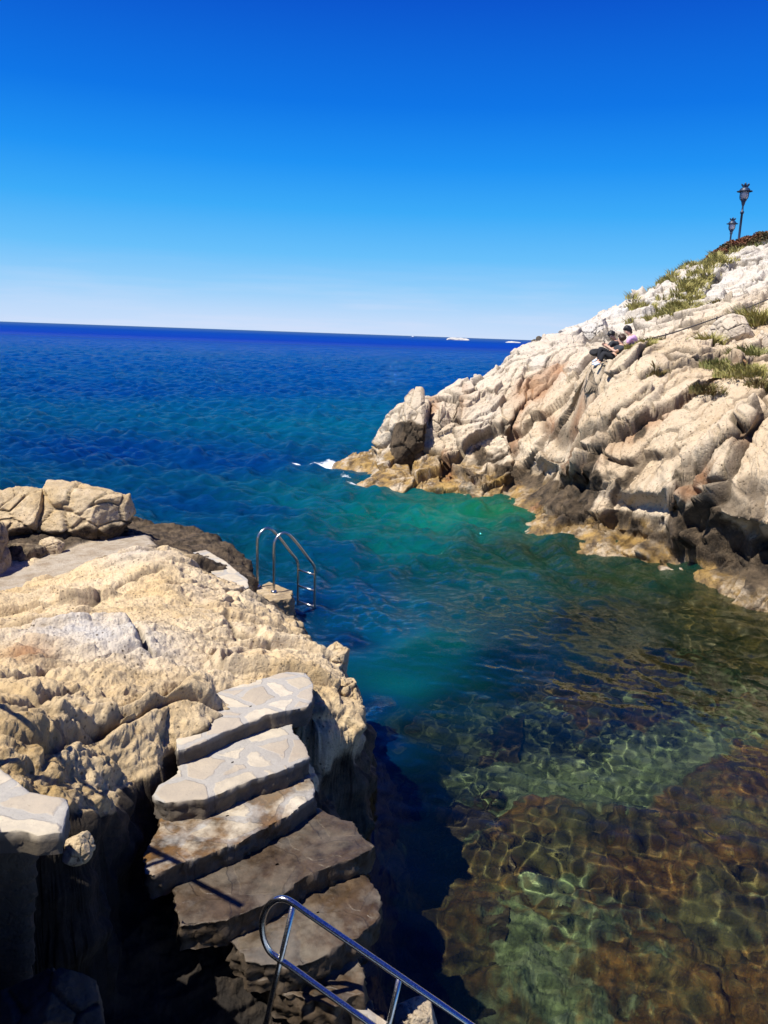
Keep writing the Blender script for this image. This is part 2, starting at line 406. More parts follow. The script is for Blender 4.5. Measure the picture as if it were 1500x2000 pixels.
# ground and sea floor outside the rock
base_w = [(-1.0, 5.9, 1.3), (-1.2, 5.3, 1.15), (-.5, 5.5, 1.05), (-1.2, 4.8, 1.02), (-.45, 5.0, .92), (-1.1, 4.3, .9), (-.35, 4.5, .76), (-.8, 3.9, .62), (-.25, 4.1, .55), (-1.4, 3.4, .7), (-.8, 3.3, .4), (-.3, 3.6, .35), (0, 3.6, .1), (-.9, 2.6, .5), (-2, 2.8, .9),
          (-.18, 5.5, .05), (.12, 5.0, -.25), (.18, 4.6, -.4), (.15, 4.2, -.5), (-.1, 6.0, -.1), (.1, 6.2, -.5), (-.3, 6.2, .5), (-.5, 7.2, .6), (-.9, 6.6, 1.1), (-1.8, 5.5, 1.2), (-2.5, 4, 1.2), (.2, 6.9, -.5), (.0, 7.5, .0)]
sea_w = [(-.0, 8.4, -1.3), (-.5, 9.5, -1.4), (-1.2, 12, -1.6), (-1.2, 14, -2.2), (-3, 17, -2.6), (-8, 18, -3), (-14, 16, -3), (0, 15, -3.2), (0, 20, -3.8), (-5, 24, -4), (3, 25, -3.6),
         (.35, 7.2, -1.2), (.45, 6.2, -1.3), (.4, 5.5, -1.1), (.45, 5.0, -1.0), (.3, 4.4, -.6), (.2, 3.9, -.2)]
sea_px = [(850, 1900, -.45), (900, 1780, -.6), (950, 1960, -.5), (800, 1700, -1.1), (1000, 1650, -.9), (1250, 1680, -.8), (1450, 1560, -.8), (1100, 1500, -1.7), (950, 1450, -1.9), (1250, 1450, -1.6),
          (1100, 1850, -.75), (1400, 1800, -.7), (1500, 1950, -.6), (1250, 1950, -.7), (1000, 1330, -2.0), (1200, 1350, -1.7), (850, 1350, -2.3), (1400, 1300, -1.4), (1150, 1230, -2.2), (900, 1180, -2.8),
          (1300, 1180, -1.4), (1450, 1230, -1.1), (1100, 1100, -1.8), (1000, 1050, -2.2), (900, 1010, -2.4), (800, 980, -2.2), (1700, 1500, -.9), (2000, 1900, -.7), (1900, 1350, -1.2), (700, 1000, -3)]
BW = np.array(base_w); SW = W2(sea_px)
BASE = np.concatenate([BW, np.array(sea_w, float), SW, np.array([[3.0, 1.5, -.6], [0, 2, .2], [-1.5, 2, .9], [-3, 1.5, 1.2], [7, 3, -.9], [-6, 3, 1.2], [14, 8, -1.5], [20, 25, -3], [-20, 25, -4], [-25, 5, -2]])])
Bf = tps(BASE[:, :2], BASE[:, 2], 1e-3)
S1C = W2([(470, 1400, 1.5)])[0]

def left_height(XY):
    T = Ttop(XY); d = polydist(XY, EDGE[:, :2])
    w = fbm(np.column_stack([XY * 1.6, np.zeros(len(XY))]), 3, 5) * .22 + fbm(np.column_stack([XY * 7, np.zeros(len(XY))]), 3, 9) * .05
    d2 = d + w * .8 - .03
    out = np.clip(d2, 0, None)
    B = Bf(XY); B = B - .45 * sst(-.15, -.5, B)
    h = np.clip(T, 0.2, 3.2) - out * (3.2 + 3.5 * sst(8, 6.8, XY[:, 1])) - np.clip(.25 - np.abs(d2), 0, .25) * np.where(d2 < 0, .35, .35)
    return np.maximum(h, B), h > B, d2

def fan(a_list, y_list):
    A, Y = np.meshgrid(a_list, y_list); return np.column_stack([(A * Y).ravel(), Y.ravel()]), len(y_list), len(a_list)

LEDGES = [([(235, 1195), (262, 1230), (288, 1272)], .10, -.10, .35), ([(288, 1272), (240, 1278), (200, 1292), (165, 1300), (125, 1308)], .08, .09, .35),
          ([(250, 1235), (300, 1275), (345, 1302), (400, 1350)], .08, -.04, .3), ([(395, 1345), (350, 1362), (270, 1388), (165, 1405)], .12, .12, .45), ([(425, 1312), (455, 1292), (485, 1272)], .06, .05, .3),
          ([(-20, 1345), (60, 1325), (115, 1300)], .08, .08, .3), ([(140, 1185), (235, 1140), (330, 1110)], .05, .06, .4), ([(30, 1470), (150, 1440), (260, 1420), (330, 1395)], .09, .10, .3),
          ([(60, 1240), (160, 1215), (230, 1190)], .05, .05, .3), ([(420, 1230), (500, 1250), (560, 1290)], .05, .05, .3), ([(380, 1180), (440, 1200), (470, 1260)], .05, -.05, .3), ([(0, 1400), (90, 1375), (170, 1350)], .06, .07, .3)]
def march_left(px, py):
    Y = np.geomspace(3.0, 14, 300); r = ray(px, py); P = EYE + r * (Y / r[1])[:, None]
    d = P[:, 2] - Ttop(P[:, :2]); k = np.argmax(d < 0); return P[k]
def left_shore():
    a = np.concatenate([np.linspace(-2.2, -.62, 60)[:-1], np.linspace(-.62, .12, 720), np.linspace(.12, .2, 20)[1:]])
    y = np.geomspace(2.2, 19, 1050)
    XY, nr, nc = fan(a, y)
    h, is_top, d2 = left_height(XY)
    h = np.maximum(h, -2.6)
    P = np.column_stack([XY, h]); n = grid_normals(P, nr, nc)
    crk = np.zeros(len(P)); wob = fbm(P * 2.5, 3, 8) * .10
    for line, g, up, w in LEDGES:
        W3 = np.array([march_left(*q) for q in line]); lo, hi = W3[:, :2].min(0) - 1.2, W3[:, :2].max(0) + 1.2
        idx = np.where((XY > lo).all(1) & (XY < hi).all(1))[0]
        d, s_, t = polyside(XY[idx] + np.column_stack([wob[idx], -wob[idx]]), W3[:, :2]); sd = d * s_; ef = sst(0, .15, t) * sst(1, .85, t)
        side = np.sign(up); P[idx, 2] += abs(up) * np.where(sd * side > 0, np.exp(-np.abs(sd) / w), 0) * sst(-.0, .11, d) * ef - g * .7 * np.exp(-(d / .035) ** 2) * ef
        crk[idx] = np.maximum(crk[idx], np.exp(-(d / .028) ** 2) * ef)
    # bedding steps running across the rock
    bed = np.column_stack([XY[:, 0] * .5 + XY[:, 1] * .25, XY[:, 1] * 1.5 - XY[:, 0] * .9, h * 1.2])
    f1, f2, cid, ft = worley(bed * .8 + fbm(P * .8, 2, 3)[:, None] * .6, 4, facets=True)
    h1, h2, hid, ht = worley(bed * 3.1 + fbm(P * 2, 3, 3)[:, None] * .5, 44, facets=True)
    off = ((cid & 255) / 255. - .5)
    m1_, m2_, mid_, mt = worley(bed * 7.5 + fbm(P * 4, 3, 5)[:, None] * .6, 45, facets=True)
    flat_poly = W2([(-500, 1190, 1.12), (0, 1178, 1.12), (110, 1128, 1.12), (230, 1085, 1.12), (300, 1062, 1.1), (285, 1045, 1.08), (200, 1056, 1.1), (90, 1085, 1.12), (50, 1112, 1.12), (-400, 1150, 1.12)])
    fl = 1 - sst(-.05, .12, polydist(XY, flat_poly[:, :2]))
    fl *= is_top
    steep = np.clip(1 - n[:, 2], 0, 1)
    rough = (1 - .95 * fl)
    disp = (off * .09 + ft * .10) * sst(0, .09, f2 - f1) - .03 * (1 - sst(0, .08, f2 - f1)) + (ht * .05 + ((hid & 255) / 255. - .5) * .03) * sst(0, .14, h2 - h1) + (mt * .022 + ((mid_ & 255) / 255. - .5) * .012) * sst(0, .2, m2_ - m1_) - .008 * (1 - sst(0, .15, h2 - h1))
    r1 = fbm(P * np.array([1.3, 1.3, 2.0]), 4, 21)
    aniso = np.column_stack([XY[:, 0] * 2.2 + XY[:, 1] * .6, XY[:, 1] * 7 - XY[:, 0] * 4.0, h * 9])
    r2 = fbm(aniso, 4, 31, .55, True)
    r3 = fbm(P * 11, 4, 41, .6)
    pit = fbm(P * 23, 3, 51, .6, True)
    near = sst(9, 4, XY[:, 1]); pk1, pk2, pkc = worley(P * 8.5, 57); pkm = fbm(P * 1.7, 3, 58)
    disp += r1 * .10 + (r2 - .3) * .04 * (1 - .7 * steep) + r3 * .028 + (pit - .3) * .012 - .022 * sst(.42, .15, pk1) * sst(-.15, .15, pkm)
    # pocked, lumpy rim
    rim = np.exp(-(d2 / .35) ** 2)
    g1, g2, gc = worley(P * 3.0, 14)
    disp += rim * (.13 * (.55 - g1)) + steep * .08 * (.5 - g1)
    disp *= rough
    V = P + n * disp[:, None]
    V[:, 2] = np.where(fl > .5, V[:, 2] * 1, V[:, 2])
    # flatten the concrete path
    V[:, 2] = V[:, 2] * (1 - fl * .9) + 1.12 * fl * .9
    G = V.reshape(nr, nc, 3)
    for _ in range(1): G[1:-1] = (G[:-2] + G[1:-1] * 2 + G[2:]) / 4
    V = G.reshape(-1, 3); z = V[:, 2]
    nn = fbm(P * .9, 4, 71)
    wetz = 1 - sst(.15, .8, z + nn * .5)
    ochre = (1 - sst(.25, .65, z + nn * .3)) * sst(-.4, .0, z) + .25 * sst(.1, .4, nn) + .7 * np.exp(-(((XY - W2([(140, 1490, 2.1)])[0][:2]) / .7) ** 2).sum(1))
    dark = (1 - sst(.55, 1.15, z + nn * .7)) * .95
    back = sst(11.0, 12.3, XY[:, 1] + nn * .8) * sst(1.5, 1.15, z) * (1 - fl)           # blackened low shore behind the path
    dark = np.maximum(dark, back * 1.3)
    gully_shade = sst(-.03, .03, d2) * (XY[:, 1] < 6.0) * sst(2.35, 1.9, z)           # deep shade of the gully beside the stairs, painted into the rock
    dark = np.maximum(dark, gully_shade * 2.0); pit_shade = gully_shade
    spot = np.exp(-(((XY - W2([(50, 1285, 1.95)])[0][:2]) / np.array([.16, .22])) ** 2).sum(1))
    rust = np.clip(spot * 1.1, 0, 1) * .9
    pale = np.exp(-(((XY - W2([(190, 1245, 1.85)])[0][:2]) / np.array([.8, .55])) ** 2).sum(1)) + .7 * np.exp(-(((XY - W2([(270, 1095, 1.4)])[0][:2]) / .5) ** 2).sum(1))
    grey = np.clip(pale + sst(.15, .5, fbm(P * .7, 3, 91)) * .35, 0, 1)
    o = mesh_np('rock_shore', V, grid_faces(nr, nc), MAT['rock'], attrs=dict(dark=np.clip(dark, 0, 1.5), ochre=np.clip(ochre, 0, 1), crack=np.clip(crk + (1 - sst(0, .03, f2 - f1)) * .6 + (1 - sst(0, .05, h2 - h1)) * .35 * sst(-.1, .2, nn) + (1 - sst(0.0, .05, g2 - g1)) * rim * .5, 0, 1) * rough, grey=grey, pit=np.clip(pit_shade, 0, 1), rust=rust, flat=fl * .85, wet=np.clip(wetz * .8, 0, 1)))
    tag(o, kind='structure'); o.cycles.is_caustics_receiver = True
    return o
left_shore()

# ------------------------------------------------------------------ the survey: right headland
cl_px0 = [(662, 918), (700, 948), (800, 957), (900, 968), (955, 975), (1000, 990), (1003, 1026), (1100, 1058), (1200, 1085), (1300, 1113), (1390, 1150), (1500, 1190), (1650, 1250), (1950, 1370)]
cl = [tuple(atz(x, y, 0)) for x, y in cl_px0]
cl_py = [(678, 878, 27.9), (745, 876, 27.6), (755, 835, 27.0), (785, 800, 26.8), (812, 800, 27.2), (850, 792, 27.4), (880, 770, 28), (930, 745, 29), (960, 727, 29.5), (1000, 692, 30), (1045, 676, 31.5),
         (720, 920, 26.6), (800, 900, 26.0), (800, 840, 26.4), (1000, 800, 27.0), (1000, 900, 24.6), (900, 900, 25.4), (900, 830, 26.6), (1000, 960, 23.2),
         (1100, 700, 28), (1100, 800, 25.0), (1100, 900, 22.0), (1100, 1000, 19.8), (1050, 950, 21.6),
         (1130, 642, 35), (1160, 627, 37), (1200, 612, 38), (1250, 578, 40), (1310, 562, 43), (1370, 545, 45.6), (1440, 530, 45.6), (1500, 514, 45.6),
         (1190, 705, 21.8), (1240, 678, 23.0), (1150, 720, 23.6), (1140, 680, 30), (1200, 660, 31), (1270, 640, 30),
         (1200, 760, 20.8), (1200, 850, 19.8), (1200, 950, 18.6), (1200, 1040, 17.2),
         (1300, 1060, 16.2), (1300, 950, 17.2), (1300, 850, 18.4), (1300, 750, 20), (1300, 690, 23), (1300, 615, 33),
         (1400, 1090, 14.9), (1400, 1000, 15.5), (1400, 900, 16.4), (1400, 800, 17.9), (1400, 720, 20.0), (1400, 650, 24.5), (1400, 570, 34),
         (1500, 1130, 13.8), (1500, 1050, 14.1), (1500, 950, 14.8), (1500, 850, 15.9), (1500, 750, 18), (1500, 670, 21.5), (1500, 560, 31),
         (1700, 1100, 12.4), (1700, 900, 13.6), (1700, 700, 17.5), (1700, 500, 28), (1700, 420, 44), (1300, 800, 19.0), (1960, 1100, 11.5), (1960, 700, 15), (1960, 400, 40)]
cl += [tuple(aty(*p)) for p in cl_py]
def at_col(px, Y, z):
    x = aty(px, 675, Y)[0]; return (x, Y, z)
cl += [at_col(*p) for p in [(640, 28.5, -1.2), (650, 31, -1.5), (740, 30.5, -1), (800, 31, -.5), (880, 33, .2), (960, 36, .8), (1045, 40, 1.6), (1110, 46, 2.6), (1200, 60, 4), (1370, 70, 8), (1500, 75, 10), (1900, 75, 14),
                           (620, 40, -3), (900, 45, -3), (1050, 60, -2)]]
for x, y in cl_px0:                                            # drops off below the water
    p = atz(x, y, 0); r = p[:2] / np.hypot(*p[:2]); cl.append((p[0] - r[0] * 1.0 - .15, p[1] - r[1] * 1.0, -1.3))
CL = np.array(cl); Cf = tps(CL[:, :2], CL[:, 2], 2e-3)
WL = np.array([atz(x, y, 0) for x, y in cl_px0])[:, :2]

# cracks and ledges: (photo line, groove depth, lift of the upper side, overhang, width)
CRACKS = [([(1105, 945), (1180, 885), (1250, 845), (1320, 800), (1400, 745), (1500, 690)], .16, .30, .35, 1.1),
          ([(1110, 905), (1140, 880), (1200, 848), (1265, 800), (1290, 770)], .12, .30, .35, .8),
          ([(1290, 1010), (1340, 950), (1400, 905), (1460, 860), (1520, 800)], .16, .25, .22, .9),
          ([(1015, 1000), (1060, 960), (1110, 920), (1112, 870), (1075, 830), (1060, 805)], .14, -.18, 0, .7),
          ([(985, 965), (1000, 880), (1010, 815), (1060, 770), (1110, 735)], .14, .2, .1, .8),
          ([(865, 945), (860, 880), (840, 820), (832, 790)], .2, .22, .0, .5),
          ([(905, 900), (885, 840), (900, 790), (915, 760)], .14, -.15, 0, .5),
          ([(745, 872), (800, 890), (870, 905), (930, 935), (960, 950)], .1, .32, .2, .7),
          ([(1030, 985), (1110, 1010), (1210, 1025), (1300, 1050), (1400, 1080), (1500, 1120)], .12, .22, .38, .7),
          ([(1160, 1040), (1230, 1048), (1330, 1075), (1420, 1110), (1500, 1150)], .08, .14, .25, .4),
          ([(1240, 760), (1290, 735), (1350, 715), (1420, 700)], .1, .2, .15, .6),
          ([(1320, 905), (1380, 925), (1440, 990), (1500, 1020)], .08, .15, .12, .5),
          ([(1150, 660), (1220, 655), (1290, 640), (1360, 620), (1450, 600)], .12, .25, .1, .9),
          ([(1370, 1100), (1385, 1020), (1350, 960), (1330, 930)], .07, -.1, 0, .5)]
def march(px, py):
    """first hit of the smooth headland surface along a photo ray"""
    Y = np.geomspace(12.5, 60, 500); r = ray(px, py); P = EYE + r * (Y / r[1])[:, None]
    d = P[:, 2] - Cf(P[:, :2]); k = np.argmax(d < 0)
    return P[k] if (d < 0).any() else P[-1]

def headland():
    a = np.concatenate([np.linspace(-.09, .60, 900), np.linspace(.60, 1.2, 120)[1:]])
    y = np.concatenate([np.geomspace(10.5, 31, 900), np.geomspace(31, 50, 420)[1:], np.geomspace(50, 75, 60)[1:]])
    XY, nr, nc = fan(a, y)
    h = Cf(XY); h = np.maximum(h, -3.2)
    P = np.column_stack([XY, h])
    crk = np.zeros(len(P)); push = np.zeros(len(P)); lift = np.zeros(len(P)); rustm = np.zeros(len(P))
    scale = 1.0
    wob = fbm(P * .7, 3, 8) * .45
    wob2 = fbm(P * 3.1, 3, 12) * .12
    for line, g, up, over, w in CRACKS:
        W3 = np.array([march(*q) for q in line])
        bb = (XY[:, 0] > W3[:, 0].min() - 2.5) & (XY[:, 0] < W3[:, 0].max() + 2.5) & (XY[:, 1] > W3[:, 1].min() - 2.5) & (XY[:, 1] < W3[:, 1].max() + 2.5)
        idx = np.where(bb)[0]
        if not len(idx): continue
        d, s, t = polyside(XY[idx] + np.column_stack([wob[idx], wob2[idx] * 1.5]) * .35, W3[:, :2])
        endf = sst(0, .12, t) * sst(1, .88, t)
        sd = d * s
        groove = np.exp(-(d / .07) ** 2) * g * endf * 1.6
        upper = np.where(sd > 0, np.exp(-sd / w), 0) * sst(0.0, .10, sd) * endf
        lift[idx] += up * upper - groove
        push[idx] += over * upper; crk[idx] = np.maximum(crk[idx], np.exp(-((sd + .02) / .08) ** 2) * endf)
        if g > .13: rustm[idx] = np.maximum(rustm[idx], np.exp(-((sd + .12) / .16) ** 2) * endf * .7)
    P[:, 2] += lift * .8
    n = grid_normals(P, nr, nc)
    # fractured blocks along the dipping beds
    q = P + np.column_stack([fbm(P * .5, 3, 61), fbm(P * .5, 3, 62), fbm(P * .5, 3, 63)]) * .8
    dip = Vector((.78, .38, .5)).normalized(); e2 = Vector((-.38, .9, -.1)).normalized(); e3 = dip.cross(e2).normalized(); e2 = e3.cross(dip)
    B = np.stack([q @ np.array(dip), q @ np.array(e2), q @ np.array(e3)], 1)
    f1, f2, cid, ft = worley(B * np.array([.30, .50, .85]), 6, facets=True)
    g1, g2, gid, gt = worley(B * np.array([.8, 1.3, 2.1]) + 5, 7, facets=True)
    k1, k2, kid, kt = worley(B * np.array([2.3, 3.2, 5.0]) + 15, 8, facets=True)
    big = (((cid & 255) / 255. - .5) * .34 + ft * .34) * sst(0, .035, f2 - f1) - .24 * (1 - sst(0, .045, f2 - f1))
    small = (((gid & 255) / 255. - .5) * .13 + gt * .16) * sst(0, .06, g2 - g1) - .10 * (1 - sst(0, .06, g2 - g1)) + (kt * .06 + ((kid & 255) / 255. - .5) * .03) * sst(0, .12, k2 - k1)
    far = sst(24, 34, XY[:, 1])
    land = sst(-.6, .3, h)
    r1 = fbm(P * 1.1, 5, 22, .5); r2 = fbm(B * np.array([1.2, 3.0, 7.0]), 4, 33, .55, True); r3 = fbm(P * 6, 5, 44, .65)
    small_m = .55 + .9 * far + .8 * sst(.0, .35, fbm(P * .35, 2, 77))
    disp = big * (.85 + .1 * far) + small * small_m + r1 * .09 + (r2 - .3) * .07 * (1 - .5 * far) + r3 * .05 * (1 - .5 * far)
    disp *= (.35 + .65 * land)
    # undercut just above the water, ochre shelf below it
    wd = polydist(XY, WL, closed=False)
    dec = sst(.25, .55, h) * sst(1.6, .9, h)
    east = sst(3.0, 4.5, XY[:, 0])
    nick = fbm(np.column_stack([XY * .6, XY[:, :1] * 0]), 3, 15)
    under = dec * (.30 + .45 * sst(-.2, .3, nick)) * (.45 + .55 * east)
    over_ = sst(.9, 1.5, h) * sst(3.2, 1.6, h) * .35 * east
    outd = np.array([-.55, -.83])
    V = P + n * disp[:, None]
    V[:, :2] += (push * .6 + over_ - under)[:, None] * outd
    V[:, 2] -= .1 * sst(.0, .8, h) * sst(1.4, .8, h)
    for px, py, dd, dz in ((1194, 694, .1, .13), (1197, 697, -.35, .12), (1239, 678, .6, .12), (1170, 706, 0, .05), (1212, 698, .7, .05), (1222, 690, .3, .25)):   # ledge the people sit on
        q = atd(px, py, 21.9 + dd); w = np.exp(-(((V[:, :2] - q[:2]) / (.32 if dz < .1 else .5)) ** 2).sum(1)) ** .8; V[:, 2] += (q[2] - dz - V[:, 2]) * np.clip(w * 1.1, 0, 1)
    z = V[:, 2]; nn = fbm(P * .6, 4, 72); nv = fbm(P * np.array([1.6, 1.6, .5]), 4, 73)
    tidal = .80 + nn * 2.0 + nv * .8 + .25 * sst(2, 6, XY[:, 0])
    dark = sst(tidal + .45, tidal - .45, z) * .95
    strk = sst(.05, .42, nv) * sst(4.2, 2.2, z) * .75                                   # dark run-off streaks on the big face
    strk *= np.exp(-(((XY - march(1190, 930)[:2]) / np.array([2.6, 3.0])) ** 2).sum(1)) * 1.3
    dark = np.clip(np.maximum(dark, strk), 0, 1)
    ochre = np.clip(sst(.75, .35, z + nn * .4) * 1.3, 0, 1)
    dark = dark * (1 - .55 * sst(.5, .2, z + nn * .3))
    tipm = sst(3.2, 1.0, XY[:, 0]) * sst(1.2, .7, z)
    ochre = np.maximum(ochre, tipm)
    dark = dark * (1 - .6 * tipm)
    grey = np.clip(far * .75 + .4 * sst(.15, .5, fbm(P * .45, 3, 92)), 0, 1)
    rust = np.clip(rustm * sst(-.2, .3, nn) * 1.2 * (1 - far) + .8 * np.exp(-(((XY - march(1040, 770)[:2]) / .55) ** 2).sum(1)) + .9 * np.exp(-(((XY - march(1095, 735)[:2]) / .35) ** 2).sum(1)), 0, 1)
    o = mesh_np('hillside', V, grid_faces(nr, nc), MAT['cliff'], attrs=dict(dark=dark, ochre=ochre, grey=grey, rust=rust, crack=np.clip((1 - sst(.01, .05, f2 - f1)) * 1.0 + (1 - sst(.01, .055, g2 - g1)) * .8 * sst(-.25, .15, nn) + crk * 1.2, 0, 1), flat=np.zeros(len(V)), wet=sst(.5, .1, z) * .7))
    tag(o, kind='structure'); o.cycles.is_caustics_receiver = True
    return V.reshape(nr, nc, 3)
HV = headland()
from mathutils.kdtree import KDTree
_sub = HV[::4, ::4].reshape(-1, 3)
KD = KDTree(len(_sub))
for _i, _v in enumerate(_sub): KD.insert((_v[0], _v[1], 0), _i)
KD.balance()
def ground_z(x, y): return float(_sub[KD.find((x, y, 0))[1]][2])

# ------------------------------------------------------------------ sea floor
def seabed_material():
    m = NT('sea_floor'); P = m.n('ShaderNodeNewGeometry').outputs['Position']
    n = m.noise(P, 2.2, 6, .65); n2 = m.noise(P, 11, 6, .7)
    weed = m.mix(m.ramp(n2, [(.3, 0), (.7, 1)]), (.010, .006, .003), (.32, .14, .025))
    weed = m.mix(m.ramp(m.noise(P, 1.1, 5, .7), [(.45, 0), (.62, .8)]), weed, m.mix(n2, (.05, .05, .02), (.20, .20, .08)))
    weed = m.mix(m.ramp(m.noise(P, 2.3, 4, .7), [(.52, 0), (.66, .9)]), weed, (.015, .013, .010))
    weed = m.mix(m.ramp(m.noise(P, 25, 4, .7), [(.55, 0), (.75, .7)]), weed, (.34, .27, .10))
    stone = m.mix(m.ramp(n2, [(.3, 0), (.65, 1)]), (.02, .028, .014), (.26, .32, .16))
    stone = m.mix(m.ramp(m.vor(P, 7, 'F1', 'Color'), [(.45, 0), (.8, .8)]), stone, (.32, .36, .22))
    c = m.mix(m.attr('weed').outputs['Fac'], stone, weed)
    c = m.mix(m.ramp(m.noise(P, .9, 6, .7), [(.42, .75), (.6, .15)]), c, m.mix(1.0, c, (.22, .22, .25), 'MULTIPLY'))
    m.l(c, m.b.inputs['Base Color']); m.b.inputs['Roughness'].default_value = .9
    m.l(m.bump(n2, .8, .05), m.b.inputs['Normal'])
    return m.m
def seabed():
    a = np.concatenate([np.linspace(-.8, -.06, 60)[:-1], np.linspace(-.06, .62, 520), np.linspace(.62, 2.0, 50)[1:]]); y = np.geomspace(2.6, 60, 560)
    XY, nr, nc = fan(a, y); h = np.clip(Bf(XY), -5, .3); h = h - .35 * sst(-.3, -.6, h)
    P = np.column_stack([XY, h])
    g1, g2, gid = worley(np.column_stack([XY * np.array([.85, .62]) + np.column_stack([fbm(P * 1.2, 4, 3), fbm(P * 1.2, 4, 13)]) * .9, XY[:, 0] * 0]), 24, 1)
    s1, s2, sid = worley(np.column_stack([XY * 3.6, XY[:, 0] * 0]), 25, 1)
    reef = fbm(P * .8, 4, 26)
    z = h - .10 + (.35 - g1) * .95 * (.3 + ((gid & 255) / 255.) * sst(0, .3, g2 - g1)) * (.5 + sst(-.2, .3, fbm(P * .5, 2, 29))) + (.4 - s1) * .09 + reef * .35 + fbm(P * 2.6, 6, 27, .62, True) * .16
    z = np.minimum(z, np.where(XY[:, 1] < 4.2, .3, -.14))
    ctr = [(880, 1880, 1), (930, 1700, .95), (1250, 1690, 1), (1430, 1580, 1), (1480, 1700, .9), (1100, 1640, .9), (1100, 1520, 0), (950, 1480, .0), (1250, 1500, .05), (1100, 1850, .55), (1300, 1900, .5), (1450, 1950, .9),
           (1080, 1290, .8), (1200, 1280, .8), (900, 1400, .1), (1300, 1400, .2), (1450, 1400, .4), (850, 1620, .1), (1000, 1780, .6), (800, 1550, .3), (1200, 1150, .2), (1400, 1200, .4), (1030, 1900, .3), (850, 1250, .1), (1200, 1400, .5)]
    C = np.array([atz(x, y_, -.8) for x, y_, _ in ctr]); wv = idw(C[:, :2], [[c[2]] for c in ctr], XY, 4)[:, 0]
    weed = sst(.40, .60, wv + reef * .6 + fbm(P * 3, 5, 28, .65) * .6)
    o = mesh_np('sea_floor', np.column_stack([XY, z]), grid_faces(nr, nc), seabed_material(), attrs=dict(weed=weed))
    tag(o, kind='structure'); o.cycles.is_caustics_receiver = True
seabed()

# ------------------------------------------------------------------ water
def water_material():
    m = NT('sea_water'); t = m.t; P = m.n('ShaderNodeNewGeometry').outputs['Position']
    t.nodes.remove(m.b)
    sc = m.attr('scatter').outputs['Fac']; col = m.attr('tint').outputs['Color']; fo = m.attr('foam').outputs['Fac']; op = m.attr('open').outputs['Fac']
    Q = m.map(P, (1, 1, 1), (0, 0, .5)); Q2 = m.map(P, (1, 2.4, 1), (0, 0, .2))
    b = m.bump(m.noise(Q2, 3.2, 4, .6), .55, .08)
    b = m.bump(m.noise(Q2, 11, 3, .6), .35, .02, b)
    far = m.bump(m.noise(Q2, 1.3, 7, .75), 1.0, .30, b)
    big = m.bump(m.noise(Q2, .30, 9, .78), 1.0, 1.1); swl = m.n('ShaderNodeMix', data_type='VECTOR'); m.l(m.ramp(m.attr('far').outputs['Fac'], [(.3, 0), (1, 1)]), swl.inputs[0]); m.l(far, swl.inputs[4]); m.l(big, swl.inputs[5]); far = swl.outputs[1]
    nm = m.n('ShaderNodeMix', data_type='VECTOR'); m.l(op, nm.inputs[0])
    calm = m.bump(m.noise(Q, 7, 3, .5), .18, .012)
    m.l(calm, nm.inputs[4]); m.l(far, nm.inputs[5]); nrm = nm.outputs[1]
    gl = m.n('ShaderNodeBsdfGlass'); gl.inputs['IOR'].default_value = 1.33; gl.inputs['Roughness'].default_value = 0; m.l(calm, gl.inputs['Normal'])
    m.l(m.mix(.5, (.88, .94, .80), (.88, .94, .80)), gl.inputs['Color'])
    df = m.n('ShaderNodeBsdfDiffuse')
    nz = m.noise(Q2, .35, 5, .6)
    m.l(m.mix(1.0, col, m.ramp(nz, [(.3, .85), (.7, 1.15)]), 'MULTIPLY'), df.inputs['Color']); m.l(nrm, df.inputs['Normal'])
    gs = m.n('ShaderNodeBsdfGlossy'); gs.inputs['Roughness'].default_value = .08; m.l(nrm, gs.inputs['Normal'])
    fr = m.n('ShaderNodeFresnel'); fr.inputs['IOR'].default_value = 1.33; m.l(nrm, fr.inputs['Normal'])
    fa = m.attr('far').outputs['Fac']; frc = m.math('MINIMUM', fr.outputs[0], m.ramp(fa, [(0, .9), (.25, .55), (1, .015)])); m.l(m.ramp(fa, [(0, .015), (.5, .10), (1, .45)]), gs.inputs['Roughness'])
    sea = m.n('ShaderNodeMixShader'); m.l(frc, sea.inputs[0]); m.l(df.outputs[0], sea.inputs[1]); m.l(gs.outputs[0], sea.inputs[2])
    mx = m.n('ShaderNodeMixShader'); m.l(sc, mx.inputs[0]); m.l(gl.outputs[0], mx.inputs[1]); m.l(sea.outputs[0], mx.inputs[2])
    fd = m.n('ShaderNodeBsdfDiffuse'); fd.inputs['Color'].default_value = (.75, .8, .85, 1)
    ff = m.ramp(m.math('MULTIPLY', fo, m.noise(P, 4, 9, .8)), [(.40, 0), (.62, .95)])
    m2 = m.n('ShaderNodeMixShader'); m.l(ff, m2.inputs[0]); m.l(mx.outputs[0], m2.inputs[1]); m.l(fd.outputs[0], m2.inputs[2])
    m.l(m2.outputs[0], m.out.inputs[0])
    return m.m
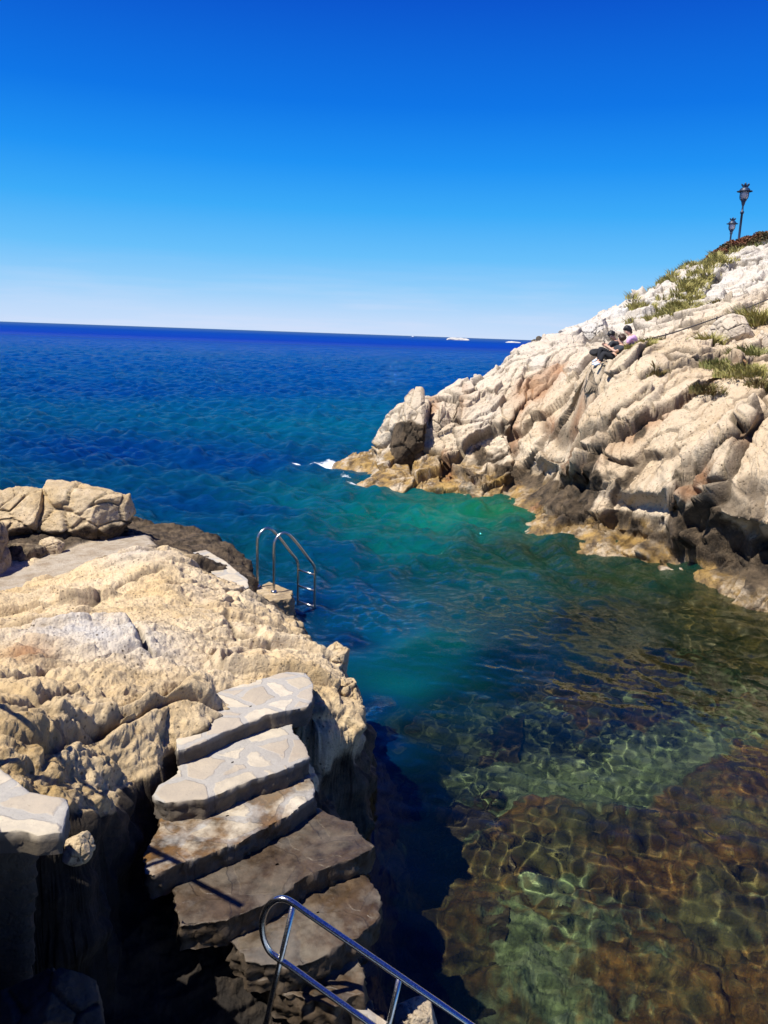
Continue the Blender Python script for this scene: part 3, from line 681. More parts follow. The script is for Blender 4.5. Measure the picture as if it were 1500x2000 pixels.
def water():
    a = np.concatenate([np.linspace(-3, -.62, 60)[:-1], np.linspace(-.62, .66, 640), np.linspace(.66, 3, 60)[1:]])
    y = np.concatenate([np.geomspace(2.0, 3.6, 40)[:-1], np.geomspace(3.6, 320, 1480), np.geomspace(320, 30000, 160)[1:]])
    XY, nr, nc = fan(a, y); X, Y = XY.T
    spacing = np.maximum(Y * .0032, .01)
    lp = np.column_stack([X / Y, np.log(Y)])
    ctr = [  # photo place, how opaque, colour of the water body, darkened beside the steps for rock shadow
        (50, 648, .98, .0002, .033, .27), (500, 664, .98, .0002, .033, .27), (950, 677, .98, .0002, .036, .27), (50, 662, .98, .0003, .035, .21), (500, 677, .98, .0003, .035, .21), (950, 690, .98, .0003, .040, .21), (50, 700, .98, .0003, .036, .175), (500, 715, .98, .0003, .036, .175), (200, 760, .98, .0005, .033, .165), (500, 760, .98, .0005, .038, .17), (800, 740, .98, .001, .045, .19),
        (200, 880, .98, .0005, .026, .145), (450, 900, .98, .001, .034, .15), (650, 830, .97, .002, .085, .15), (550, 800, .97, .002, .062, .16), (720, 800, .97, .003, .075, .16),
        (350, 980, .98, .001, .036, .13), (500, 1000, .97, .001, .046, .135), (620, 980, .96, .003, .085, .12), (720, 1000, .95, .004, .12, .11), (850, 1010, .88, .008, .18, .13), (800, 1060, .88, .005, .14, .13), (950, 1000, .80, .01, .15, .07),
        (640, 1080, .96, .002, .055, .11), (600, 1180, .97, .001, .018, .07), (700, 1150, .95, .002, .04, .10), (680, 1250, .95, .001, .02, .07), (760, 1230, .90, .002, .05, .09), (860, 1150, .85, .003, .05, .06), (960, 1100, .78, .006, .06, .035),
        (1050, 1080, .72, .010, .045, .022), (1200, 1130, .6, .02, .04, .012), (1350, 1190, .5, .025, .035, .010), (1470, 1240, .42, .02, .03, .01), (1000, 1180, .60, .006, .06, .05), (1150, 1220, .42, .01, .05, .03),
        (850, 1270, .55, .004, .10, .08), (780, 1330, .66, .003, .07, .07), (1000, 1290, .36, .006, .06, .04), (1300, 1300, .35, .015, .035, .015), (720, 1380, .88, .001, .012, .045), (760, 1450, .75, .001, .010, .035),
        (900, 1380, .40, .006, .05, .035), (1100, 1380, .22, .008, .04, .02), (1350, 1400, .2, .01, .03, .01), (820, 1430, .35, .004, .03, .02), (780, 1580, .3, .001, .008, .02), (760, 1700, .4, .001, .006, .018), (770, 1850, .3, .001, .004, .01),
        (950, 1480, .16, .006, .04, .02), (1150, 1500, .10, .006, .04, .02), (1400, 1520, .1, .01, .02, .01), (900, 1600, .08, .005, .03, .02), (1000, 1700, .05, .01, .02, .01), (1300, 1700, .05, .01, .02, .01), (1100, 1900, .03, .01, .02, .01), (1450, 1900, .03, .01, .02, .01)]
    C = np.array([atz(c[0], c[1], 0) for c in ctr]); Cl = np.column_stack([C[:, 0] / C[:, 1], np.log(C[:, 1])])
    v = idw(Cl, [c[2:] for c in ctr], lp, 2.6)
    v[:, 1:] *= np.array([.4, 1.08, 1.14]) * (.25 + .75 * sst(.3, .8, v[:, 0]))[:, None]
    P0 = np.column_stack([X, Y, X * 0])
    pat = fbm(P0 * .35, 4, 55) * sst(80, 20, Y)
    mid = v[:, 0] * (1 - v[:, 0]) * 4
    scat = np.clip(v[:, 0] + pat * .35 * mid + .06 * sst(18, 40, Y), 0.02, 1)
    openw = np.clip(sst(9.5, 17, Y - .25 * X) , 0, 1)
    openw = np.maximum(openw, sst(.75, .95, scat) * .8)
    amp = .23 + 1.2 * openw
    z = np.zeros(len(X)); rs = np.random.RandomState(11)
    for k in range(88):
        lam = .14 * (34 ** (k / 87.)); th = rs.normal(.6, .75) if lam > .5 else rs.uniform(0, 6.28)
        slope = .052 * (.85 if lam > 1.7 else 1.5 if lam > .45 else 1.15); A = slope * lam / 6.28 * (1.0 if lam < 2 else .55)
        w = sst(2.2, 5.0, lam / spacing)
        if lam > .9: w = w * (.25 + .75 * openw)
        if .3 < lam < 1.0: w = w * (.6 + .4 * openw)
        if lam < .32: w = w * (.95 + .3 * openw)
        z += A * w * np.sin(6.2832 / lam * (X * math.cos(th) + Y * math.sin(th)) + rs.uniform(0, 6.28))
    # groups of ripples, livelier here, calmer there
    gn = fbm(P0 * .65, 4, 66); grp = (.65 + .7 * (gn + .25)) * openw + (1 - openw) * (.78 + 1.7 * gn)
    z *= amp * np.clip(grp, .25, 1.6) * sst(330, 200, Y)
    def blob(px, py, sx, sy):
        c = atz(px, py, 0); return np.exp(-((X - c[0]) / sx) ** 2 - ((Y - c[1]) / sy) ** 2)
    foam = blob(650, 906, .7, .9) * 1.5 + blob(605, 908, .9, .35) * 1.0 + blob(560, 906, .7, .22) * .9 + blob(690, 950, .8, .35) * .95 + .5 * np.exp(-(polydist(XY, WL, closed=False) / .22) ** 2) * (X > -3) + blob(625, 1245, .12, .5) * .75 + blob(660, 930, .5, .5) * .8
    foam += 1.3 * sst(.99, 1.0, np.sin(X * .0)) * 0
    o = mesh_np('sea_water', np.column_stack([X, Y, z]), grid_faces(nr, nc), water_material(), attrs=dict(scatter=scat, tint=v[:, 1:4], foam=foam, open=openw, far=sst(30, 420, Y)))
    tag(o, kind='structure'); o.cycles.is_caustics_caster = True
water()
# ------------------------------------------------------------------ stone slabs
def slab(name, poly, thick, mat, parent=None, seed=0, jag=.02, rise=.012, rings=16, stain=0.0, dark=0.0, side_shade=.85, taper=.0, wavy=1.0, step_len=.022):
    """a rough slab: poly = plan outline with heights (world), star shaped about its middle"""
    poly = np.asarray(poly, float); c = poly.mean(0)
    pts = []
    n = len(poly)
    for k in range(n):
        a, b = poly[k], poly[(k + 1) % n]; m = max(1, int(np.linalg.norm(b - a) / step_len))
        for j in range(m): pts.append(a + (b - a) * j / m)
    B = np.array(pts); N = len(B)
    rad = B[:, :2] - c[:2]; rl = np.linalg.norm(rad, axis=1)[:, None] + 1e-6; rad = rad / rl
    jn = fbm(np.column_stack([B[:, :2] * 9, np.full(N, seed * 3.3)]), 4, 100 + seed, .6)
    jn2 = fbm(np.column_stack([B[:, :2] * 3, np.full(N, seed * 3.3)]), 2, 120 + seed)
    B[:, :2] += rad * (jn * jag + jn2 * jag * .7)[:, None]
    V, A = [], []
    for s in np.append(np.linspace(0.02, .985, rings - 1), 1.0):
        q = c + (B - c) * s; edge = 1.0 * (s > .99)
        q[:, 2] += -edge * .004
        V.append(q); A.append(np.zeros(N))
    ns = max(4, int(thick / .02))
    for j in range(1, ns + 1):
        t = (.004 if j == 1 else j / ns); q = B.copy(); q[:, 2] -= .006 + t * thick
        w = fbm(np.column_stack([B[:, :2] * 12, np.full(N, t * thick * 14 + seed)]), 4, 140 + seed, .6)
        q[:, :2] += rad * ((w * jag * 1.9 + .004 * np.sin(t * thick * 130 + seed) - taper * t - .001))[:, None]
        V.append(q); A.append(np.ones(N) * min(1, j / 2))
    V = np.concatenate(V); A = np.concatenate(A)
    top = A < .5
    V[:, 2] += np.where(top, (fbm(V * 3, 3, 160 + seed) * rise * 1.2 + fbm(V * 14, 4, 170 + seed) * rise * .7) * wavy, 0)
    R = rings + ns; i = np.arange(R * N).reshape(R, N)
    Fq = np.stack([i[:-1], np.roll(i[:-1], -1, 1), np.roll(i[1:], -1, 1), i[1:]], -1).reshape(-1, 4)
    # orientation: make the top face up
    a, b, d = V[Fq[N * 3, 0]], V[Fq[N * 3, 1]], V[Fq[N * 3, 3]]
    if np.cross(b - a, d - a)[2] < 0: Fq = Fq[:, ::-1]
    cc = fbm(V * 1.1, 3, 180 + seed)
    at = dict(stain=np.clip(stain + cc * .5, 0, 1) * (stain > 0), dark=np.clip(dark + A * side_shade, 0, 1), grey=A * 0, ochre=A * 0, rust=A * 0, flat=A * 0, wet=A * 0, crack=A * 0)  # sides coloured darker to deepen the shade on the risers
    return mesh_np(name, V, Fq, mat, parent, attrs=at)

stairs = empty('stone_staircase', tuple(W2([(480, 1700, .6)])[0]), 'flight of cracked flagstone steps set in the rock, leading down to the water', 'staircase')
def child_slab(*a, **k):
    o = slab(*a, **k); o.matrix_parent_inverse = stairs.matrix_basis.inverted() if k.get('parent') is stairs else o.matrix_parent_inverse
    return o
bpy.context.view_layer.update()
STEPS = [
    (1.60, .17, .0, .0, [(345, 1465), (343, 1442), (375, 1400), (412, 1358), (470, 1336), (560, 1312), (598, 1314), (612, 1336), (612, 1362), (602, 1378), (520, 1397), (450, 1424), (390, 1452)], 'topmost step, pale flagstones'),
    (1.475, .16, .05, .03, [(300, 1552), (310, 1535), (345, 1512), (362, 1470), (420, 1425), (560, 1385), (575, 1430), (601, 1465), (603, 1478), (560, 1503), (480, 1527), (400, 1560), (318, 1566)], 'second step, dry pale flagstones'),
    (1.33, .17, .85, .05, [(285, 1702), (283, 1665), (305, 1620), (320, 1588), (370, 1530), (560, 1480), (606, 1510), (612, 1530), (612, 1556), (560, 1592), (470, 1640), (380, 1680), (300, 1706)], 'third step, with a rusty puddle stain'),
    (1.19, .17, .95, .88, [(338, 1738), (372, 1690), (440, 1630), (600, 1565), (640, 1590), (690, 1606), (706, 1630), (729, 1653), (690, 1680), (620, 1702), (545, 1745), (510, 1768), (440, 1800), (350, 1808), (345, 1770)], 'fourth step, dark brown wet flagstones'),
    (1.05, .18, .95, .80, [(432, 1806), (500, 1750), (560, 1710), (660, 1690), (712, 1712), (735, 1740), (742, 1760), (730, 1800), (690, 1832), (630, 1870), (560, 1888), (480, 1880)], None),
    (.88, .2, .95, .8, [(540, 1930), (515, 1885), (620, 1845), (690, 1862), (710, 1900), (716, 1945), (650, 1962)], None),
    (.70, .25, .95, .6, [(610, 1985), (645, 1935), (715, 1945), (742, 1985), (700, 2040), (620, 2040)], None)]
for k, (z, th, stn, dk, pl, lb) in enumerate(STEPS):
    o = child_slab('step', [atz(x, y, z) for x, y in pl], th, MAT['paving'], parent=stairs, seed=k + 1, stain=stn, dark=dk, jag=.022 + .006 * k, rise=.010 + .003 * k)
    if lb: o['label'] = lb
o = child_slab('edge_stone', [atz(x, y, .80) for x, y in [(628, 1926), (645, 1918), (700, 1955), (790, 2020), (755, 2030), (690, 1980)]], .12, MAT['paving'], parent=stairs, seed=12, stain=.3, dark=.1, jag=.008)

landing = empty('stone_landing', tuple(W2([(60, 1600, 1.4)])[0]), 'flagstone landing on a rough concrete wall at the left edge of the picture', 'landing'); bpy.context.view_layer.update()
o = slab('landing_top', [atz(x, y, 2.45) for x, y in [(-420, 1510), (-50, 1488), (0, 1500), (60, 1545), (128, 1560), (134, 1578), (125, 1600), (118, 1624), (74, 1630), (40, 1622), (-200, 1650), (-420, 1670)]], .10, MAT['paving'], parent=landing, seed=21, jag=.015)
o.matrix_parent_inverse = landing.matrix_basis.inverted()
o = slab('retaining_wall', [atz(x, y, 2.335) for x, y in [(-420, 1540), (62, 1570), (70, 1606), (40, 1616), (-200, 1650), (-420, 1675)]], 1.5, MAT['rock_dark'], parent=landing, seed=22, jag=.03, side_shade=.2, taper=.12)
o.matrix_parent_inverse = landing.matrix_basis.inverted()

o = slab('stone_slab', [atz(x, y, .92) for x, y in [(372, 1080), (402, 1074), (440, 1096), (484, 1132), (486, 1146), (466, 1158), (436, 1150), (420, 1125), (392, 1100)]], .14, MAT['paving'], seed=31, jag=.02)
tag(o, 'pale grey paving slab on the rock just left of the swimming ladder', 'paving slab')
o = slab('stone_platform', [atz(x, y, .47) for x, y in [(500, 1147), (526, 1136), (558, 1149), (572, 1154), (566, 1168), (525, 1176), (504, 1166)]], .55, MAT['rock'], seed=32, jag=.05, side_shade=0, taper=-.05)
for nm, vv in (('ochre', .8), ('flat', .3)):
    o.data.attributes[nm].data.foreach_set('value', np.full(len(o.data.vertices), vv, np.float32))
tag(o, 'small square stone platform in ochre rock carrying the swimming ladder', 'platform')
# the walkway the photographer stands on, extended unseen at left to shade the gully
o = slab('path', [(-4.5, 3.1, 3.0), (-1.98, 3.05, 3.0), (-1.74, 2.7, 3.0), (-1.38, 1.9, 3.0), (-1.02, 1.3, 3.0), (-.6, .9, 3.0), (.9, .6, 3.0), (1.0, -2.5, 3.0), (-4.5, -2.5, 3.0)], 2.6, MAT['paving'], seed=33, jag=.03, step_len=.1)
tag(o, kind='structure')

# ------------------------------------------------------------------ boulders
def boulder(name, P, rad, seed, mat, rotz=0, cuts=14, rough=1.0, sub=6, sharp=.66, tilt=0, **mask):
    bm = bmesh.new(); bmesh.ops.create_icosphere(bm, subdivisions=sub, radius=1)
    V = np.array([v.co[:] for v in bm.verts]); Fc = np.array([[v.index for v in f.verts] for f in bm.faces]); bm.free()
    rs = np.random.RandomState(seed)
    for _ in range(cuts):
        n = rs.normal(size=3); n[2] = abs(n[2]) * .8 if rs.rand() < .7 else n[2]; n /= np.linalg.norm(n); c = rs.uniform(sharp - .12, sharp + .12)
        d = V @ n - c; V = V - np.where(d > 0, d, 0)[:, None] * n * .93
    nn = V / (np.linalg.norm(V, axis=1)[:, None] + 1e-6)
    rad = np.asarray(rad, float); q = V * rad; sc = 1 / max(.12, rad.mean())
    q = q + seed * 3.1
    g1, g2, gid = worley(q * sc * 1.6 + fbm(q * sc, 2, seed)[:, None] * .4, seed)
    d = fbm(q * sc * 1.5, 5, seed, .55) * .07 - .07 * (1 - sst(0, .07, g2 - g1)) + (((gid & 255) / 255.) - .5) * .09 * sst(0, .1, g2 - g1) + fbm(q * sc * 8, 4, seed + 3, .65) * .028
    W = V * rad + nn * (d * rad.mean() * rough)[:, None]
    R = Matrix.Rotation(rotz, 3, 'Z') @ Matrix.Rotation(tilt, 3, 'Y'); W = W @ np.array(R).T
    W = W + np.asarray(P)
    z = W[:, 2]; at = dict(dark=np.full(len(W), mask.get('dark', 0.)), ochre=np.full(len(W), mask.get('ochre', .0)), grey=np.full(len(W), mask.get('grey', .1)), crack=1 - sst(0, .04, g2 - g1), rust=np.full(len(W), 0.), flat=np.full(len(W), 0.), wet=np.full(len(W), 0.))
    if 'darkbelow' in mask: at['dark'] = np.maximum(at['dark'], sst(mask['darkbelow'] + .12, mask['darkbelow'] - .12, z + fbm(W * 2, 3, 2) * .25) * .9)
    base = np.asarray(P, float) - np.array([0, 0, rad[2] * .8])
    return mesh_np(name, W, Fc, mat, attrs=at, origin=base)

def bp(px, py, Y): return aty(px, py, Y)
tag(boulder('boulder', bp(160, 996, 13.3) + [0, 0, -.04], (1.1, .75, .60), 5, MAT['rock'], .1, 16, sharp=.7, rough=1.4, ochre=.35, darkbelow=1.38), 'large cream limestone boulder with a dark right flank, beside the water at the far left', 'boulder', 'boulders behind the rock path')
tag(boulder('boulder', bp(10, 992, 13.0) + [0, 0, -.05], (.95, .8, .52), 8, MAT['rock'], .3, 10, rough=1.7, ochre=.4, darkbelow=1.35), 'cracked cream boulder at the left picture edge, left of the largest boulder', 'boulder', 'boulders behind the rock path')
tag(boulder('boulder', bp(103, 1068, 12.0), (.26, .22, .20), 9, MAT['rock'], .5, ochre=.2, sub=5), 'small sunlit rock in front of the cracked boulder, above the concrete strip', 'boulder', 'boulders behind the rock path')
tag(boulder('boulder', bp(48, 1082, 11.7), (.42, .34, .22), 11, MAT['rock'], .2, dark=.7, sub=5), 'low dark brown rock left of the small sunlit rock', 'boulder', 'boulders behind the rock path')
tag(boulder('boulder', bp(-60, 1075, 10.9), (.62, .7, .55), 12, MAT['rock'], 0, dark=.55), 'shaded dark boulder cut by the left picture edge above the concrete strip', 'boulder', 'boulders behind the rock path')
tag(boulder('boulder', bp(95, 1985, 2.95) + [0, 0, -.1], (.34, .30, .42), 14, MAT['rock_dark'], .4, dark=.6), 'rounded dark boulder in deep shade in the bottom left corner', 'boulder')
tag(boulder('boulder', bp(150, 1655, 3.75), (.09, .09, .10), 15, MAT['rock'], .4, dark=.35, sub=5), 'fist-shaped brown rock just below the flagstone landing corner', 'rock')
tag(boulder('boulder', atz(806, 1990, .22), (.20, .17, .13), 16, MAT['rock'], .4, rough=.6, ochre=.3, grey=.4, sub=5), 'pale rounded rock by the water under the steel handrail at the bottom', 'rock')
tag(boulder('boulder', atz(660, 1285, 1.08), (.20, .26, .22), 17, MAT['rock'], .2, rough=1.8, ochre=.25), 'knobbly limestone lump on the shore edge, the farther of two', 'rock', 'lumps on the shore edge')
tag(boulder('boulder', atz(672, 1372, 1.12), (.25, .26, .28), 18, MAT['rock'], .7, rough=1.9, ochre=.3), 'knobbly limestone lump right beside the top step, nearer of two', 'rock', 'lumps on the shore edge')
# the pointed rocks at the tip of the headland
tag(boulder('pointed_rock', bp(803, 845, 26.3) + [0, 0, -.1], (.72, .70, 1.75), 31, MAT['cliff'], .4, 12, sharp=.62, tilt=.12, darkbelow=1.9), 'pointed tall rock at the seaward tip of the headland', 'rock', 'rocks at the headland tip')
tag(boulder('rock_block', bp(862, 840, 26.7) + [0, 0, -.1], (.62, .6, 1.25), 34, MAT['cliff'], .9, 12, sharp=.6, darkbelow=1.3), 'upright rock block just right of the pointed rock', 'rock', 'rocks at the headland tip')
tag(boulder('rock_block', bp(915, 812, 27.4) + [0, 0, -.2], (.8, .7, 1.3), 36, MAT['cliff'], .2, 12, sharp=.6, tilt=.25, darkbelow=1.0), 'pale slanted block, third rock back from the headland tip', 'rock', 'rocks at the headland tip')
tag(boulder('boulder', bp(1432, 652, 22.6), (.66, .6, .52), 41, MAT['cliff'], .5, 8, sharp=.8, grey=.3), 'round pale boulder on the slope below the cable, near the right edge', 'boulder', 'boulders on the slope')
tag(boulder('boulder', bp(1490, 672, 21.5), (.35, .35, .36), 42, MAT['cliff'], .1, 9, grey=.2), 'smaller boulder right of the round pale boulder', 'boulder', 'boulders on the slope')
tag(boulder('boulder', bp(1345, 708, 20.9), (.62, .5, .30), 44, MAT['cliff'], .7, 9, grey=.1, tilt=-.3), 'flat-topped boulder in the grass below the round boulder', 'boulder', 'boulders on the slope')
tag(boulder('boulder', bp(1150, 655, 33), (1.3, 1.2, .8), 45, MAT['cliff'], .7, 9, grey=.9), 'broad grey rock hump behind the seated people', 'boulder', 'boulders on the slope')
for i, (px, py, r, lab) in enumerate([(1043, 668, .22, 'leftmost of three dark rocks on the skyline beyond the headland'), (1052, 665, .30, 'middle and broadest dark rock on the skyline beyond the headland'), (1067, 660, .24, 'rightmost, highest dark rock on the skyline beyond the headland')]):
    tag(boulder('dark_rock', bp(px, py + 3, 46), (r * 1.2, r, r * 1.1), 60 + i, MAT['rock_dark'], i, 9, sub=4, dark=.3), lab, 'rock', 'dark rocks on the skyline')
white = simple('pale_islet_rock', (.5, .48, .44), .9, var=.2, scale=.1)  # the islets' own pale stone
tag(boulder('islet', (float(aty(890, 668, 1430)[0]), 1430, .3), (24, 9, 4.6), 71, white, 0, 8, sub=5), 'low pale islet on the horizon', 'islet')
tag(boulder('islet', (float(aty(1003, 670, 1150)[0]), 1150, .1), (13, 6, 2.0), 72, white, 0, 8, sub=4), 'thin pale reef on the horizon next to the headland', 'islet')

def boat():
    x = float(aty(806, 665, 2400)[0]); b = empty('boat', (x, 2400, 0), 'tiny white boat far out on the horizon', 'boat')
    wm = simple('white_boat_paint', (.8, .8, .8), .4)
    L = 8; prof = [(-1, .55), (-.6, .8), (0, 1), (.5, .8), (.85, .35), (1, .02)]
    V, Fc = [], []
    for u, w in prof:
        for s, z in ((-1, 1.8), (-.6, -.4), (.6, -.4), (1, 1.8)): V.append((u * L, s * w * 2.2, z + (u > .5) * .5 * (z > 0)))
    for i in range(len(prof) - 1):
        for k in range(4): Fc.append((i * 4 + k, i * 4 + (k + 1) % 4, i * 4 + 4 + (k + 1) % 4, i * 4 + 4 + k))
    Fc.append((0, 1, 2, 3)); me = bpy.data.meshes.new('hull'); me.from_pydata(V, [], Fc); link('hull', me, wm, b)
    bm = bmesh.new(); bmesh.ops.create_cube(bm, size=1); bmesh.ops.scale(bm, vec=(6, 2.6, 2.4), verts=bm.verts)
    for v in bm.verts:
        if v.co.z > 0: v.co.x *= .7; v.co.y *= .85
    bmesh.ops.translate(bm, vec=(-.5, 0, 2.9), verts=bm.verts); bmesh.ops.bevel(bm, geom=bm.edges[:], offset=.2, segments=2, affect='EDGES')
    me = bpy.data.meshes.new('cabin'); bm.to_mesh(me); bm.free(); link('cabin', me, wm, b)
    b.rotation_euler = (0, 0, .15)
boat()

# ------------------------------------------------------------------ swimming ladder
def swim_ladder():
    P0 = atz(503, 1146, .47); P1 = atz(535, 1157, .47)
    t = empty('swimming_ladder', tuple((P0 + P1) / 2), 'stainless steel swimming ladder with two arched rails at the rock edge', 'ladder')
    bpy.context.view_layer.update()
    D = np.array([.70, .44, 0]); D /= np.linalg.norm(D)
    prof = [(0, -.1), (0, .40), (0, .78), (.04, .90), (.13, .97), (.22, .965), (.31, .89), (.45, .72), (.62, .49), (.70, .385), (.735, .30), (.74, .2), (.74, -.3), (.74, -1.2)]
    ends = []
    for P in (P0, P1):
        pts = [Vector(P + D * u + np.array([0, 0, w])) for u, w in prof]
        o = tube('rail', smooth_path(pts, 7), .021, MAT['steel_dull'], t, 14, t.location); ends.append(P + D * .74)
        for z in (.01,):
            lathe('base_flange', [(.0, .028), (.035, .026), (.05, .014), (.052, 0)], MAT['steel_dull'], o, 16, tuple(P - np.array(t.location) + [0, 0, z]))
    for z in (.20, -.08, -.36, -.64):
        tube('rung', [Vector(ends[0]) + Vector((0, 0, z)), Vector(ends[1]) + Vector((0, 0, z))], .016, MAT['steel_dull'], t, 10, t.location)
    return t
swim_ladder()

# ------------------------------------------------------------------ handrails
RA, RB = np.array([-.47, 3.92]) * .957, np.array([.56, 3.69]) * .957; RN = np.array([RB[1] - RA[1], -(RB[0] - RA[0])])
def onplane(px, py):
    r = ray(px, py); t = (RN @ RA) / (RN @ r[:2]); return EYE + r * t
def handrail_near():
    t = empty('handrail', (0, 3.8, .2), 'shiny steel handrail with a rounded end above the lower steps', 'handrail', 'steel handrails by the steps'); bpy.context.view_layer.update()
    top = [(1500, 2410), (1200, 2197), (915, 1999), (800, 1920), (680, 1838), (600, 1783), (575, 1765), (557, 1756), (540, 1757), (524, 1769), (514, 1790), (512, 1812), (516, 1836), (527, 1858), (545, 1873), (570, 1890), (620, 1926), (715, 1994), (900, 2126), (1200, 2340)]
    tube('rail', smooth_path([onplane(*p) for p in top], 8), .0178, MAT['steel'], t, 22, t.location)
    for a, b in (((573, 1768), (535, 1932)), ((781, 1908), (748, 2052)), ((1060, 2100), (1030, 2230))):
        A, B = Vector(onplane(*a)), Vector(onplane(*b)); d = (B - A).normalized()
        pts = [A, B, A + d * ((A.z - .15) / -d.z)]
        tube('post', pts, .0165, MAT['steel'], t, 18, t.location)
handrail_near()
def handrail_far():
    t = empty('handrail', (-2.4, 3.8, 2.3), 'second steel handrail beside the landing, only its shadow shows', 'handrail', 'steel handrails by the steps'); bpy.context.view_layer.update()
    a, b = Vector((-3.6, 4.60, 3.48)), Vector((-1.93, 3.545, 3.48))
    tube('rail', [a, a.lerp(b, .5), b], .021, MAT['steel'], t, 14, t.location)
    for p in (a.lerp(b, .25), a.lerp(b, .75)): tube('post', [p, Vector((p.x, p.y, 2.0))], .018, MAT['steel'], t, 14, t.location)
handrail_far()

# ------------------------------------------------------------------ street lamps
globe_m = NT('milky_globe'); globe_m.b.inputs['Base Color'].default_value = (.62, .62, .75, 1); globe_m.b.inputs['Roughness'].default_value = .15
globe_m.b.inputs['Transmission Weight'].default_value = .35
rib_m = simple('amber_lamp_glass', (.25, .20, .16), .3)
def street_lamp(px_base, px_top, Y, label):
    B = aty(*px_base, Y); T = aty(*px_top, Y); top = T[2]; bx = (B[0] + T[0]) / 2
    hl = top - B[2]
    base = B[2] - 1.2
    t = empty('street_lamp', (bx, Y, base), label, 'street lamp', 'old-style street lamps on the promenade')
    h = top - base; m = MAT['iron']; zl = h - .98                     # lantern starts here
    lathe('post', [(.16, 0), (.16, .25), (.12, .32), (.085, .5), (.08, 1.0), (.11, 1.04), (.11, 1.12), (.065, 1.18), (.06, h * .62), (.10, h * .62 + .03), (.10, h * .62 + .12), (.055, h * .62 + .16), (.045, zl - .28), (.075, zl - .2), (.11, zl - .05), (.13, zl), (0, zl)], m, t, 16)
    br = lathe('lantern_cradle', [(.13, zl), (.17, zl + .05), (.15, zl + .09), (.13, zl + .06)], m, t, 16)
    for k in range(4):
        a = k * math.pi / 2 + .5; c, s = math.cos(a), math.sin(a)
        pts = [(.12 * c, .12 * s, zl + .02), (.25 * c, .25 * s, zl + .14), (.285 * c, .285 * s, zl + .34), (.27 * c, .27 * s, zl + .52)]
        tube('arm', smooth_path(pts, 4), .022, m, br, 8)
    lathe('globe', [(.0, zl + .08), (.13, zl + .12), (.20, zl + .22), (.215, zl + .36), (.20, zl + .50), (0, zl + .5)], globe_m.m, t, 20)
    lathe('lamp_bulb', [(.0, zl + .20), (.10, zl + .26), (.14, zl + .36), (.12, zl + .47), (0, zl + .48)], rib_m, t, 14)
    hood = lathe('hood', [(.40, zl + .49), (.42, zl + .51), (.28, zl + .55), (.27, zl + .60), (.20, zl + .68), (.11, zl + .73), (.09, zl + .78), (0, zl + .79)], m, t, 20)
    fin = lathe('finial', [(.09, zl + .76), (.12, zl + .79), (.07, zl + .84), (.05, zl + .9), (.035, zl + .95), (0, zl + .985)], m, t, 12)
    for k in range(6):
        a = k * math.pi / 3; c, s = math.cos(a), math.sin(a)
        pts = [(.06 * c, .06 * s, zl + .74), (.14 * c, .14 * s, zl + .80), (.20 * c, .20 * s, zl + .87), (.21 * c, .21 * s, zl + .90)]
        V, Fc, cp = tube_np(smooth_path(pts, 3), [.05, .055, .055, .055, .05, .045, .04, .03, .025, .015], 6)
        me = bpy.data.meshes.new('leaf'); me.from_pydata([tuple(v) for v in V], [], Fc + cp); link('leaf', me, m, fin)
street_lamp((1443, 473), (1456, 356), 47, 'taller dark blue lamp post with a crowned lantern, nearer of the two')
street_lamp((1425, 480), (1432, 424), 63, 'shorter-looking dark blue lamp post, farther and left of the two')

